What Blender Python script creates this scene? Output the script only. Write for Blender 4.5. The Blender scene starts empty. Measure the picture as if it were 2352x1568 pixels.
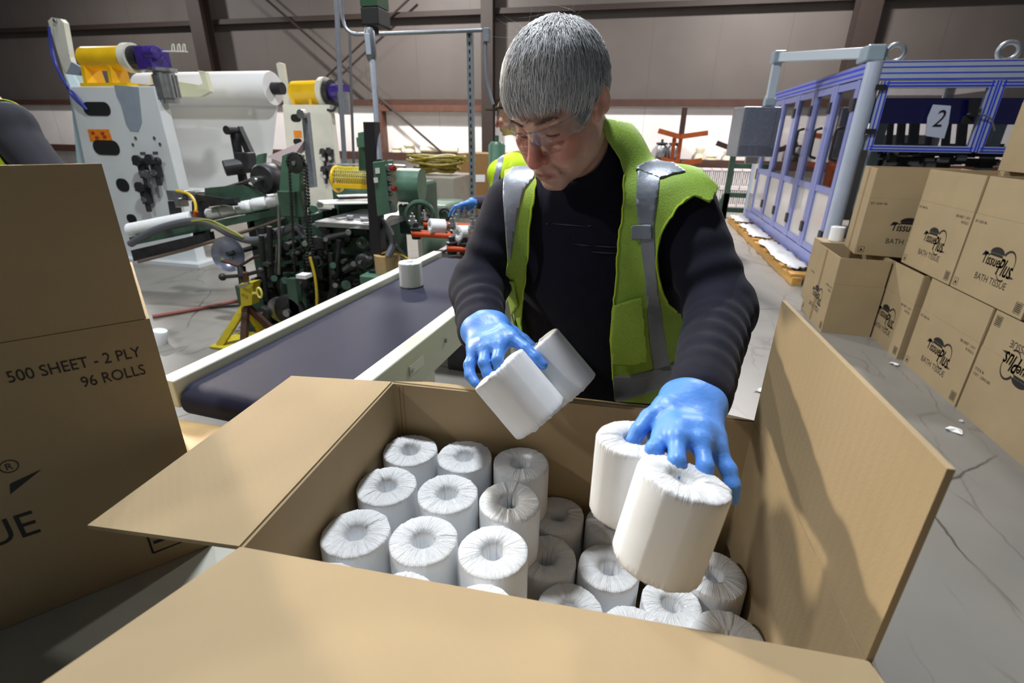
import bpy, bmesh, math, random
import numpy as np
from mathutils import Vector, Matrix, noise as mnoise
random.seed(7); rng = np.random.default_rng(11)
SC = bpy.context.scene
COL = SC.collection

# ------------------------------------------------------------------ camera
CAMZ = 1.53
FPX = 1142.6
def cam_axes(yaw, pit, rol):
    cy, sy = math.cos(yaw), math.sin(yaw)
    f = np.array([sy*math.cos(pit), cy*math.cos(pit), math.sin(pit)])
    r = np.array([cy, -sy, 0.0]); u = np.cross(r, f)
    c, s = math.cos(rol), math.sin(rol)
    return c*r+s*u, -s*r+c*u, f
CR, CU, CF = cam_axes(-.2317, -.3956, .0144)
cam_data = bpy.data.cameras.new('camera')
cam_data.sensor_width = 36.0; cam_data.lens = FPX/2352*36.0
cam_data.clip_start = .02; cam_data.clip_end = 200
cam_data.dof.use_dof = True; cam_data.dof.focus_distance = .95; cam_data.dof.aperture_fstop = 5.6
cam = bpy.data.objects.new('camera', cam_data); COL.objects.link(cam)
cam.matrix_world = Matrix(((CR[0], CU[0], -CF[0], 0), (CR[1], CU[1], -CF[1], 0), (CR[2], CU[2], -CF[2], CAMZ), (0, 0, 0, 1)))
SC.camera = cam
vs = SC.view_settings
vs.view_transform = 'Standard'; vs.look = 'None'; vs.gamma = 1.0; vs.use_curve_mapping = False
vs.exposure = -0.22

# ------------------------------------------------------------------ light: dim hall fill, high-bay lamps, a low work lamp and added fill lamps
world = bpy.data.worlds.new('world'); SC.world = world; world.use_nodes = True
bg = world.node_tree.nodes['Background']; bg.inputs[0].default_value = (.76, .86, 1.0, 1); bg.inputs[1].default_value = .075
def lamp(x, y, z, power, col=(1, .97, .92), size=.7, target=None, spot=None):
    L = bpy.data.lights.new('hall_and_fill_light', 'AREA'); L.energy = power; L.color = col; L.shape = 'DISK'; L.size = size
    if spot: L.spread = spot
    o = bpy.data.objects.new('hall_and_fill_light', L); COL.objects.link(o); o.location = (x, y, z)
    if target is not None:
        o.rotation_euler = (Vector(target)-Vector((x, y, z))).to_track_quat('-Z', 'Y').to_euler()
    return o
LAMPS = [(-1.3, 2.4, 6.2, 430, (.92, .96, 1.0), None, None), (-5.5, 10.5, 6.2, 880, (1, .96, .93), None, None), (2.5, 10.5, 6.2, 780, (1, .95, .92), None, None), (-7.2, 4.8, 4.2, 15, (1, .88, .70), (.1, .55, 1.1), .5), (4.6, 4.0, 6.2, 20, (1, .92, .80), None, None), (-5.0, -1.6, 5.2, 190, (1, .97, .94), None, None), (-5.0, 4.5, 6.2, 80, (.95, .98, 1), None, None), (-14, 10.0, 6.2, 520, (1, .96, .93), None, None)]  # low aimed work lamp; left-front and far-left lamps added for face and wall
for x, y, z, p, c, tg, sp in LAMPS: lamp(x, y, z, p, c, .5, tg, sp)

# ------------------------------------------------------------------ pixel rays (2352 x 1568 frame)
def ray(px, py): return CF + CR*((px-1176)/FPX) - CU*((py-784)/FPX)
C0 = np.array([0, 0, CAMZ])
def atd(px, py, d): return C0 + ray(px, py)*d
def aty(px, py, Y): r = ray(px, py); return C0 + r*(Y/r[1])
def atz(px, py, z): r = ray(px, py); return C0 + r*((z-CAMZ)/r[2])
def atx(px, py, X): r = ray(px, py); return C0 + r*(X/r[0])
def prj(w):
    w = np.asarray(w, float)-C0
    d = w@CF
    return np.stack([1176+FPX*(w@CR)/d, 784-FPX*(w@CU)/d], -1)

# ------------------------------------------------------------------ things, parts, labels
def thing(name, label, cat, loc=(0, 0, 0), rz=0.0, group=None):
    o = bpy.data.objects.new(name, None); COL.objects.link(o); o.empty_display_size = .05
    o.location = loc; o.rotation_euler = (0, 0, rz); tag(o, label, cat, group)
    return o
def tag(o, label, cat, group=None, kind=None):
    o['label'] = label; o['category'] = cat
    if group: o['group'] = group
    if kind: o['kind'] = kind
    return o
def root_matrix(o):
    while o.parent: o = o.parent
    return Matrix.LocRotScale(o.location, o.rotation_euler, o.scale)
def link_mesh(name, me, mat, parent=None):
    o = bpy.data.objects.new(name, me); COL.objects.link(o)
    if mat is not None: me.materials.append(mat)
    if parent is not None: o.parent = parent
    return o
def from_np(name, V, F, mat, parent=None, smooth=True, world=True, attr=None):
    """mesh object from numpy arrays; world coords are brought into the root's frame"""
    me = bpy.data.meshes.new(name)
    V = np.asarray(V, float)
    if parent is not None and world:
        M = np.array(root_matrix(parent).inverted()); V = V@M[:3, :3].T+M[:3, 3]
    F = [tuple(int(i) for i in f) for f in F]
    me.from_pydata([tuple(v) for v in V], [], F)
    if smooth: me.polygons.foreach_set('use_smooth', [True]*len(me.polygons))
    if attr is not None:
        a = me.color_attributes.new('tint', 'FLOAT_COLOR', 'POINT')
        a.data.foreach_set('color', np.concatenate([attr, np.ones((len(attr), 1))], 1).astype(np.float32).ravel())
    me.update()
    return link_mesh(name, me, mat, parent)

def rotz(a): c, s = math.cos(a), math.sin(a); return np.array([[c, -s, 0], [s, c, 0], [0, 0, 1.0]])
def frame_z(d, up=(0, 0, 1)):
    d = np.asarray(d, float); d = d/np.linalg.norm(d)
    up = np.asarray(up, float)
    if abs(d@up) > .98: up = np.array([0, 1.0, 0])
    x = np.cross(up, d); x /= np.linalg.norm(x); y = np.cross(d, x)
    return np.stack([x, y, d], 1)
class MB:
    def __init__(s): s.v = []; s.f = []
    def add(s, V, F):
        o = len(s.v); s.v += [tuple(float(c) for c in v) for v in V]; s.f += [tuple(i+o for i in f) for f in F]; return s
    def box(s, c, d, R=None):
        c = np.asarray(c, float); h = np.asarray(d, float)/2
        V = np.array([[x, y, z] for z in (-1, 1) for y in (-1, 1) for x in (-1, 1)])*h
        if R is not None:
            R = rotz(R) if np.isscalar(R) else np.asarray(R); V = V@R.T
        return s.add(V+c, [(0, 2, 3, 1), (4, 5, 7, 6), (0, 1, 5, 4), (2, 6, 7, 3), (0, 4, 6, 2), (1, 3, 7, 5)])
    def lh(s, lo, hi): lo = np.asarray(lo, float); hi = np.asarray(hi, float); return s.box((lo+hi)/2, abs(hi-lo))
    def cyl(s, p0, p1, r0, r1=None, n=16, cap=True):
        p0 = np.asarray(p0, float); p1 = np.asarray(p1, float); r1 = r0 if r1 is None else r1
        B = frame_z(p1-p0); a = np.arange(n)*2*math.pi/n
        ring = np.outer(np.cos(a), B[:, 0])+np.outer(np.sin(a), B[:, 1])
        V = np.concatenate([p0+ring*r0, p1+ring*r1])
        F = [(i, (i+1) % n, n+(i+1) % n, n+i) for i in range(n)]
        if cap: F += [tuple(range(n-1, -1, -1)), tuple(range(n, 2*n))]
        return s.add(V, F)
    def tube(s, P, r, n=8, closed=False):
        P = np.asarray(P, float); m = len(P); r = np.broadcast_to(r, (m,))
        T = np.gradient(P, axis=0); T /= np.linalg.norm(T, axis=1)[:, None]+1e-12
        B = frame_z(T[0]); x = B[:, 0]; V = []
        a = np.arange(n)*2*math.pi/n
        for i in range(m):
            x = x-T[i]*(x@T[i]); x /= np.linalg.norm(x)+1e-12; y = np.cross(T[i], x)
            V.append(P[i]+(np.outer(np.cos(a), x)+np.outer(np.sin(a), y))*r[i])
        F = [(i*n+j, i*n+(j+1) % n, (i+1)*n+(j+1) % n, (i+1)*n+j) for i in range(m-1) for j in range(n)]
        F += [tuple(range(n-1, -1, -1)), tuple((m-1)*n+j for j in range(n))]
        return s.add(np.concatenate(V), F)
    def lathe(s, prof, o=(0, 0, 0), d=(0, 0, 1), n=24, cap=True):
        B = frame_z(d); o = np.asarray(o, float); a = np.arange(n)*2*math.pi/n
        ring = np.outer(np.cos(a), B[:, 0])+np.outer(np.sin(a), B[:, 1]); V = []
        for r, z in prof: V.append(o+B[:, 2]*z+ring*max(r, 1e-5))
        m = len(prof)
        F = [(i*n+j, i*n+(j+1) % n, (i+1)*n+(j+1) % n, (i+1)*n+j) for i in range(m-1) for j in range(n)]
        if cap: F += [tuple(range(n-1, -1, -1)), tuple((m-1)*n+j for j in range(n))]
        return s.add(np.concatenate(V), F)
    def prism(s, P, off):
        """planar polygon of 3-D points pushed along off"""
        P = np.asarray(P, float); off = np.asarray(off, float); n = len(P)
        nrm = sum(np.cross(P[i]-P[0], P[(i+1) % n]-P[0]) for i in range(1, n-1))
        if nrm@off > 0: P = P[::-1]
        F = [tuple(range(n)), tuple(range(2*n-1, n-1, -1))]+[(i, n+i, n+(i+1) % n, (i+1) % n) for i in range(n)]
        F = [tuple(f) for f in F]
        return s.add(np.concatenate([P, P+off]), F)
    def bar(s, p0, p1, w, t, up=(0, 0, 1)):
        p0 = np.asarray(p0, float); p1 = np.asarray(p1, float); B = frame_z(p1-p0, up)
        return s.box((p0+p1)/2, (w, t, np.linalg.norm(p1-p0)), B)
    def ball(s, c, r, n=12, sc=(1, 1, 1)):
        V = []; F = []; c = np.asarray(c, float); m = n//2
        prof = [(math.sin(math.pi*i/m), -math.cos(math.pi*i/m)) for i in range(m+1)]
        a = np.arange(n)*2*math.pi/n
        for q, z in prof: V += [c+np.array([math.cos(t)*max(q, 1e-4), math.sin(t)*max(q, 1e-4), z])*r*np.array(sc) for t in a]
        F = [(i*n+j, i*n+(j+1) % n, (i+1)*n+(j+1) % n, (i+1)*n+j) for i in range(m) for j in range(n)]
        return s.add(V, F)
    def torus(s, c, d, R, r, n=24, k=8, sc=(1, 1)):
        B = frame_z(d); c = np.asarray(c, float); V = []
        for i in range(n):
            t = 2*math.pi*i/n; e = B[:, 0]*math.cos(t)*sc[0]+B[:, 1]*math.sin(t)*sc[1]
            for j in range(k):
                p = 2*math.pi*j/k; V.append(c+e*R+(B[:, 0]*math.cos(t)+B[:, 1]*math.sin(t))*r*math.cos(p)+B[:, 2]*r*math.sin(p))
        F = [(i*k+j, ((i+1) % n)*k+j, ((i+1) % n)*k+(j+1) % k, i*k+(j+1) % k) for i in range(n) for j in range(k)]
        return s.add(V, F)
    # shapes given by the photo's pixels at a distance Y in front of the camera
    def pbox(s, x0, y0, x1, y1, Y, dep):
        a = aty(x0, y0, Y); b = aty(x1, y1, Y); c = aty((x0+x1)/2, (y0+y1)/2, Y)
        w = abs(aty(x1, (y0+y1)/2, Y)[0]-aty(x0, (y0+y1)/2, Y)[0]); h = abs(aty((x0+x1)/2, y0, Y)[2]-aty((x0+x1)/2, y1, Y)[2])
        return s.box((c[0], Y+dep/2, c[2]), (w, abs(dep), h))
    def ppoly(s, pts, Y, dep): return s.prism([aty(x, y, Y) for x, y in pts], (0, dep, 0))
    def ptube(s, pts, r, n=8): return s.tube([aty(*p) for p in pts], r, n)
    def pcyl(s, x, y, Y, r, dep, n=20, ax=(0, 1, 0)):
        c = aty(x, y, Y); return s.cyl(c, c+np.asarray(ax, float)*dep, r, n=n)
    def build(s, name, mat, parent=None, smooth=False, bevel=0.0, world=True, auto=None):
        o = from_np(name, s.v, s.f, mat, parent, smooth, world)
        if smooth or auto: 
            o.data.polygons.foreach_set('use_smooth', [True]*len(o.data.polygons)); o.data.set_sharp_from_angle(angle=math.radians(auto or 42))
        if bevel:
            b = o.modifiers.new('bevel', 'BEVEL'); b.width = bevel; b.segments = 2; b.limit_method = 'ANGLE'; b.angle_limit = math.radians(50)
        return o
def spline(P, n=8):
    P = np.asarray(P, float); m = len(P); out = []
    for i in range(m-1):
        p0 = P[max(i-1, 0)]; p1 = P[i]; p2 = P[i+1]; p3 = P[min(i+2, m-1)]
        for t in np.linspace(0, 1, n, endpoint=False):
            out.append(.5*((2*p1)+(-p0+p2)*t+(2*p0-5*p1+4*p2-p3)*t*t+(-p0+3*p1-3*p2+p3)*t**3))
    out.append(P[-1]); return np.array(out)
def copy_tree(o, parent=None):
    c = o.copy(); COL.objects.link(c)
    if parent is not None: c.parent = parent
    for ch in list(o.children): copy_tree(ch, c)
    return c

# ------------------------------------------------------------------ materials
def srgb(r, g, b): return tuple(((c/255)/12.92 if c/255 <= .04045 else ((c/255+.055)/1.055)**2.4) for c in (r, g, b))
MATS = {}
def mat(name, col, rough=.6, metal=0.0, var=.0, vscale=8.0, bump=0.0, bscale=120.0, spec=.5, attr=None, stretch=None, sss=0.0, dirt=None, sheen=0.0):
    m = bpy.data.materials.new(name); m.use_nodes = True; nt = m.node_tree; N = nt.nodes; L = nt.links
    b = N['Principled BSDF']; b.inputs['Base Color'].default_value = (*col, 1); b.inputs['Roughness'].default_value = rough
    b.inputs['Metallic'].default_value = metal; b.inputs['Specular IOR Level'].default_value = spec
    if sheen: b.inputs['Sheen Weight'].default_value = sheen
    if sss:
        b.inputs['Subsurface Weight'].default_value = sss; b.inputs['Subsurface Radius'].default_value = (.012, .005, .003)
    tc = N.new('ShaderNodeTexCoord'); src = tc.outputs['Object']
    if stretch:
        mp = N.new('ShaderNodeMapping'); mp.inputs['Scale'].default_value = stretch; L.new(src, mp.inputs[0]); src = mp.outputs[0]
    cur = None
    if attr:
        a = N.new('ShaderNodeAttribute'); a.attribute_name = attr; cur = a.outputs['Color']
    if var:
        n = N.new('ShaderNodeTexNoise'); n.inputs['Scale'].default_value = vscale; n.inputs['Detail'].default_value = 5; L.new(src, n.inputs['Vector'])
        mr = N.new('ShaderNodeMapRange'); mr.inputs[1].default_value = .3; mr.inputs[2].default_value = .7; mr.inputs[3].default_value = 1-var; mr.inputs[4].default_value = 1+var
        L.new(n.outputs[0], mr.inputs[0])
        mx = N.new('ShaderNodeMix'); mx.data_type = 'RGBA'; mx.blend_type = 'MULTIPLY'; mx.inputs[0].default_value = 1
        if cur is not None: L.new(cur, mx.inputs[6])
        else: mx.inputs[6].default_value = (*col, 1)
        L.new(mr.outputs[0], mx.inputs[7]); cur = mx.outputs[2]
    if dirt:
        n = N.new('ShaderNodeTexNoise'); n.inputs['Scale'].default_value = dirt[1]; n.inputs['Detail'].default_value = 8; L.new(src, n.inputs['Vector'])
        cr = N.new('ShaderNodeValToRGB'); cr.color_ramp.elements[0].position = dirt[2]; cr.color_ramp.elements[1].position = dirt[2]+.12
        L.new(n.outputs[0], cr.inputs[0])
        mx = N.new('ShaderNodeMix'); mx.data_type = 'RGBA'; L.new(cr.outputs[0], mx.inputs[0])
        if cur is not None: L.new(cur, mx.inputs[6])
        else: mx.inputs[6].default_value = (*col, 1)
        mx.inputs[7].default_value = (*dirt[0], 1); cur = mx.outputs[2]
    if cur is not None: L.new(cur, b.inputs['Base Color'])
    if bump:
        n = N.new('ShaderNodeTexNoise'); n.inputs['Scale'].default_value = bscale; n.inputs['Detail'].default_value = 3; L.new(src, n.inputs['Vector'])
        bp = N.new('ShaderNodeBump'); bp.inputs['Strength'].default_value = bump; bp.inputs['Distance'].default_value = .004; L.new(n.outputs[0], bp.inputs['Height']); L.new(bp.outputs[0], b.inputs['Normal'])
    MATS[name] = m; return m
def glassy(name, tint=(1, 1, 1), refl=.08, rough=.03, gz=None):
    m = bpy.data.materials.new(name); m.use_nodes = True; nt = m.node_tree; N = nt.nodes; L = nt.links
    for n in list(N): N.remove(n)
    out = N.new('ShaderNodeOutputMaterial'); mx = N.new('ShaderNodeMixShader'); tr = N.new('ShaderNodeBsdfTransparent'); gl = N.new('ShaderNodeBsdfGlossy')
    tr.inputs[0].default_value = (*tint, 1); gl.inputs['Roughness'].default_value = rough
    fr = N.new('ShaderNodeFresnel'); fr.inputs[0].default_value = 1.5; mr = N.new('ShaderNodeMapRange'); mr.inputs[2].default_value = .6; mr.inputs[3].default_value = refl*.6; mr.inputs[4].default_value = gz or min(1, .35+refl*5)
    L.new(fr.outputs[0], mr.inputs[0]); L.new(mr.outputs[0], mx.inputs[0]); L.new(tr.outputs[0], mx.inputs[1]); L.new(gl.outputs[0], mx.inputs[2]); L.new(mx.outputs[0], out.inputs[0])
    MATS[name] = m; return m
def cardboard(name, col, flute=0.12):
    m = mat(name, col, .75, var=.05, vscale=5, bump=.08, bscale=300, spec=.25)
    nt = m.node_tree; N = nt.nodes; L = nt.links; b = N['Principled BSDF']
    tc = N.new('ShaderNodeTexCoord'); w = N.new('ShaderNodeTexWave'); w.bands_direction = 'DIAGONAL'; w.inputs['Scale'].default_value = 42; w.inputs['Distortion'].default_value = .3
    mp = N.new('ShaderNodeMapping'); mp.inputs['Scale'].default_value = (1, 1, 0); L.new(tc.outputs['Object'], mp.inputs[0]); L.new(mp.outputs[0], w.inputs[0])
    bp = N.new('ShaderNodeBump'); bp.inputs['Strength'].default_value = flute; bp.inputs['Distance'].default_value = .0006; L.new(w.outputs['Fac'], bp.inputs['Height'])
    old = b.inputs['Normal'].links[0].from_socket; L.new(old, bp.inputs['Normal']); L.new(bp.outputs[0], b.inputs['Normal'])
    return m
KRAFT = cardboard('kraft_board', srgb(167, 147, 114))
EDGE = mat('board_edge', srgb(150, 118, 82), .9, var=.2, vscale=60)
INK = mat('black_ink', srgb(22, 20, 20), .6)
PAPER = mat('tissue_wrap', (.89, .91, .93), .55, var=.02, bump=.12, bscale=40, spec=.3)
def pleats(m):
    """fine gathers running in to the core at both ends of a roll"""
    nt = m.node_tree; N = nt.nodes; L = nt.links; b = N['Principled BSDF']
    tc = N.new('ShaderNodeTexCoord'); sp = N.new('ShaderNodeSeparateXYZ'); L.new(tc.outputs['Object'], sp.inputs[0])
    cb = N.new('ShaderNodeCombineXYZ'); L.new(sp.outputs[0], cb.inputs[0]); L.new(sp.outputs[1], cb.inputs[1])
    nm = N.new('ShaderNodeVectorMath'); nm.operation = 'NORMALIZE'; L.new(cb.outputs[0], nm.inputs[0])
    ml = N.new('ShaderNodeVectorMath'); ml.operation = 'MULTIPLY_ADD'; ml.inputs[1].default_value = (5.5, 5.5, 5.5); L.new(nm.outputs[0], ml.inputs[0])
    s2 = N.new('ShaderNodeVectorMath'); s2.operation = 'SCALE'; s2.inputs[3].default_value = 22; L.new(cb.outputs[0], s2.inputs[0]); 
    oi = N.new('ShaderNodeObjectInfo'); ad = N.new('ShaderNodeVectorMath'); ad.operation = 'ADD'; L.new(s2.outputs[0], ad.inputs[0]); L.new(oi.outputs['Random'], ad.inputs[1])
    sc = N.new('ShaderNodeVectorMath'); sc.operation = 'SCALE'; sc.inputs[3].default_value = 1; L.new(ad.outputs[0], sc.inputs[0]); L.new(sc.outputs[0], ml.inputs[2])
    n = N.new('ShaderNodeTexNoise'); n.inputs['Scale'].default_value = 1.0; n.inputs['Detail'].default_value = 5; n.inputs['Roughness'].default_value = .62; L.new(ml.outputs[0], n.inputs[0])
    rg = N.new('ShaderNodeMath'); rg.operation = 'PINGPONG'; rg.inputs[1].default_value = .13; L.new(n.outputs[0], rg.inputs[0])
    az = N.new('ShaderNodeMath'); az.operation = 'SUBTRACT'; az.inputs[1].default_value = .0525; L.new(sp.outputs[2], az.inputs[0]); ab = N.new('ShaderNodeMath'); ab.operation = 'ABSOLUTE'; L.new(az.outputs[0], ab.inputs[0])
    mr = N.new('ShaderNodeMapRange'); mr.inputs[1].default_value = .043; mr.inputs[2].default_value = .0505; mr.inputs[3].default_value = .06; mr.inputs[4].default_value = 1; L.new(ab.outputs[0], mr.inputs[0])
    bp = N.new('ShaderNodeBump'); bp.inputs['Distance'].default_value = .010; L.new(rg.outputs[0], bp.inputs['Height']); L.new(mr.outputs[0], bp.inputs['Strength'])
    L.new(b.inputs['Normal'].links[0].from_socket, bp.inputs['Normal']); L.new(bp.outputs[0], b.inputs['Normal'])
pleats(PAPER)
WHITE = mat('white_paper', (.82, .82, .82), .7, bump=.1, bscale=25)
STEEL = mat('steel', (.42, .43, .44), .38, 1.0, var=.15, vscale=20)
DARK = mat('dark_metal', (.035, .035, .038), .5, .4, var=.3, vscale=15)
BLACK = mat('black_rubber', (.012, .012, .013), .6)
GREEN = mat('machine_green', srgb(60, 86, 72), .45, var=.22, vscale=9, dirt=(srgb(40, 42, 36), 5, .60))
GREENL = mat('light_green', srgb(78, 114, 94), .4, var=.15, vscale=9, dirt=(srgb(60, 64, 52), 7, .66))
CREAM = mat('cream_paint', srgb(214, 214, 200), .4, var=.05, vscale=6, dirt=(srgb(170, 160, 130), 9, .72))
STAND = mat('stand_white', srgb(212, 218, 220), .4, var=.05, vscale=3)
PATCH = mat('grey_primer', srgb(140, 152, 164), .6, var=.06)
YELLOW = mat('yellow_paint', srgb(226, 182, 22), .35, var=.1, vscale=6)
PURPLE = mat('purple_paint', srgb(58, 40, 120), .35, var=.2)
ORANGE = mat('orange_sticker', srgb(226, 132, 20), .5, var=.2, vscale=40)
RUST = mat('orange_steel', srgb(176, 84, 28), .55, var=.2, vscale=12)
BROWN = mat('red_brown_steel', srgb(72, 46, 37), .6, var=.15, vscale=4)
GALV = mat('galvanised', srgb(150, 156, 164), .4, .7, var=.1, vscale=30)
PIPEG = mat('pipe_grey', srgb(122, 126, 136), .45, .2, var=.1)
BLUEAL = mat('blue_aluminium', srgb(134, 142, 198), .35, .0, var=.05)
ALU = mat('aluminium', srgb(188, 198, 216), .32, .15, var=.05)
BLUE = mat('blue_strip', srgb(46, 70, 220), .4)
DEEPBLUE = mat('deep_blue', srgb(48, 34, 190), .35)
WOOD = mat('pallet_wood', srgb(196, 150, 78), .7, var=.25, vscale=12, stretch=(1, .1, 1))
BELTM = mat('conveyor_belt', srgb(36, 38, 57), .62, var=.08, vscale=5, spec=.2)
# ================================================================== THE SETTING
def struct(o): o['kind'] = 'structure'; return o
WY = 14.0
def floor_mat():
    m = mat('concrete', srgb(133, 130, 124), .33, var=.13, vscale=1.3, bump=.06, bscale=18, spec=.45)
    nt = m.node_tree; N = nt.nodes; L = nt.links; b = N['Principled BSDF']
    base = b.inputs['Base Color'].links[0].from_socket
    tc = N.new('ShaderNodeTexCoord')
    def darken(cur, fac, col):
        mx = N.new('ShaderNodeMix'); mx.data_type = 'RGBA'; L.new(fac, mx.inputs[0]); L.new(cur, mx.inputs[6]); mx.inputs[7].default_value = (*col, 1); return mx.outputs[2]
    def lines(scale, width, amt, rot, sy, seed, thr=.5):
        """scuffs and hairline cracks: thin voronoi borders, broken up by noise"""
        mp = N.new('ShaderNodeMapping'); mp.inputs['Rotation'].default_value = (0, 0, rot); mp.inputs['Scale'].default_value = (1, sy, 1); mp.inputs['Location'].default_value = (seed, seed*.7, 0)
        nz = N.new('ShaderNodeTexNoise'); nz.inputs['Scale'].default_value = 3; nz.inputs['Detail'].default_value = 4
        L.new(tc.outputs['Object'], nz.inputs[0])
        ad = N.new('ShaderNodeMix'); ad.data_type = 'RGBA'; ad.blend_type = 'ADD'; ad.inputs[0].default_value = .12; L.new(tc.outputs['Object'], ad.inputs[6]); L.new(nz.outputs['Color'], ad.inputs[7])
        L.new(ad.outputs[2], mp.inputs[0])
        v = N.new('ShaderNodeTexVoronoi'); v.feature = 'DISTANCE_TO_EDGE'; v.inputs['Scale'].default_value = scale; L.new(mp.outputs[0], v.inputs[0])
        r = N.new('ShaderNodeMapRange'); r.inputs[1].default_value = 0; r.inputs[2].default_value = width; r.inputs[3].default_value = amt; r.inputs[4].default_value = 0; L.new(v.outputs[0], r.inputs[0])
        n2 = N.new('ShaderNodeTexNoise'); n2.inputs['Scale'].default_value = 1.7; mp2 = N.new('ShaderNodeMapping'); mp2.inputs['Location'].default_value = (seed, 0, 0); L.new(tc.outputs['Object'], mp2.inputs[0]); L.new(mp2.outputs[0], n2.inputs[0])
        r2 = N.new('ShaderNodeMapRange'); r2.inputs[1].default_value = thr-.06; r2.inputs[2].default_value = thr+.06; L.new(n2.outputs[0], r2.inputs[0])
        mu = N.new('ShaderNodeMath'); mu.operation = 'MULTIPLY'; L.new(r.outputs[0], mu.inputs[0]); L.new(r2.outputs[0], mu.inputs[1]); return mu.outputs[0]
    cur = darken(base, lines(2.0, .012, .5, .4, .22, 3.1, .5), srgb(84, 78, 70))
    cur = darken(cur, lines(3.1, .014, .45, 1.2, .2, 8.4, .5), srgb(96, 90, 82))
    cur = darken(cur, lines(.7, .006, .9, .9, .8, 5.2, .45), srgb(50, 46, 42))
    L.new(cur, b.inputs['Base Color']); return m
FLOORM = floor_mat()
def panel_mat(name, col, seam, step, rough, bump):
    m = mat(name, col, rough, var=.07, vscale=1.2, bump=bump, bscale=3)
    nt = m.node_tree; N = nt.nodes; L = nt.links; b = N['Principled BSDF']; base = b.inputs['Base Color'].links[0].from_socket
    tc = N.new('ShaderNodeTexCoord'); sp = N.new('ShaderNodeSeparateXYZ'); L.new(tc.outputs['Object'], sp.inputs[0])
    mo = N.new('ShaderNodeMath'); mo.operation = 'PINGPONG'; mo.inputs[1].default_value = step/2; L.new(sp.outputs[0], mo.inputs[0])
    lt = N.new('ShaderNodeMath'); lt.operation = 'LESS_THAN'; lt.inputs[1].default_value = .012; L.new(mo.outputs[0], lt.inputs[0])
    mx = N.new('ShaderNodeMix'); mx.data_type = 'RGBA'; L.new(lt.outputs[0], mx.inputs[0]); L.new(base, mx.inputs[6]); mx.inputs[7].default_value = (*seam, 1); L.new(mx.outputs[2], b.inputs['Base Color'])
    return m
UPPER = panel_mat('wall_insulation', srgb(94, 87, 83), srgb(88, 80, 76), 1.5, .55, .5)  # grey-tan vinyl; dimness of the unlit upper wall is put into the colour
LOWER = panel_mat('wall_liner', srgb(240, 234, 232), srgb(214, 206, 204), 2.7, .5, .05)
struct(MB().lh((-26, -5, -.2), (20, WY+.3, 0)).build('floor', FLOORM))
struct(MB().lh((-26, WY, 0), (20, WY+.2, 8.5)).build('wall_back', UPPER))
struct(MB().lh((-26, WY-.06, 0), (20, WY-.002, 2.2)).build('wall_back_liner', LOWER))
DKB = mat('dark_brown_steel', srgb(46, 34, 28), .6, var=.1)
# horizontal girts
for i, (z, h, d) in enumerate([(2.27, .15, .20), (4.28, .12, .22)]):
    m = MB().lh((-26, WY-d, z-h/2), (20, WY-.062, z+h/2)); m.lh((-26, WY-d-.02, z-h/2), (20, WY-d+.01, z-h/2+.07))
    struct(m.build('wall_girt', BROWN if i == 0 else DKB))
m = MB().lh((-26, WY-.36, .93), (20, WY-.062, 1.0)); m.lh((-26, WY-.38, .80), (20, WY-.35, 1.0)); struct(m.build('wall_girt', BROWN))
def icol(px, w, d=.35):
    x = aty(px, 120, WY-.5)[0]
    m = MB(); m.box((x, WY-.24, 4.1), (w, .03, 8.2)); m.box((x, WY-.24-d, 4.1), (w, .03, 8.2)); m.box((x, WY-.24-d/2, 4.1), (.03, d, 8.2))
    struct(m.build('column', DKB))
icol(470, .42); icol(1117, .30, .2); icol(1972, .42)
# cross bracing rods on the wall
m = MB()
for a, b in (((590, -20), (1050, 380)), ((950, -12), (700, 222))):
    m.tube([aty(*a, WY-.3), aty(*b, WY-.3)], .03, 8)
m2 = MB().tube([aty(950, -12, WY-.3), aty(700, 222, WY-.3)], .028, 8)
struct(MB().tube([aty(590, -20, WY-.3), aty(1055, 385, WY-.4)], .032, 8).build('wall_brace', DKB)); struct(m2.build('wall_brace', DKB))
# framed bay in the lower wall
RB = mat('bay_frame', srgb(94, 62, 48), .6, var=.15)
m = MB(); x0 = aty(877, 300, WY-.3)[0]; x1 = aty(1117, 300, WY-.3)[0]
m.lh((x0-.05, WY-.33, 0), (x0+.05, WY-.07, 2.24)); m.lh((x1-.12, WY-.33, 0), (x1+.12, WY-.24, 2.24)); m.lh((x0, WY-.34, 2.05), (x1, WY-.07, 2.2))
struct(m.build('trim_1', RB))

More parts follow.
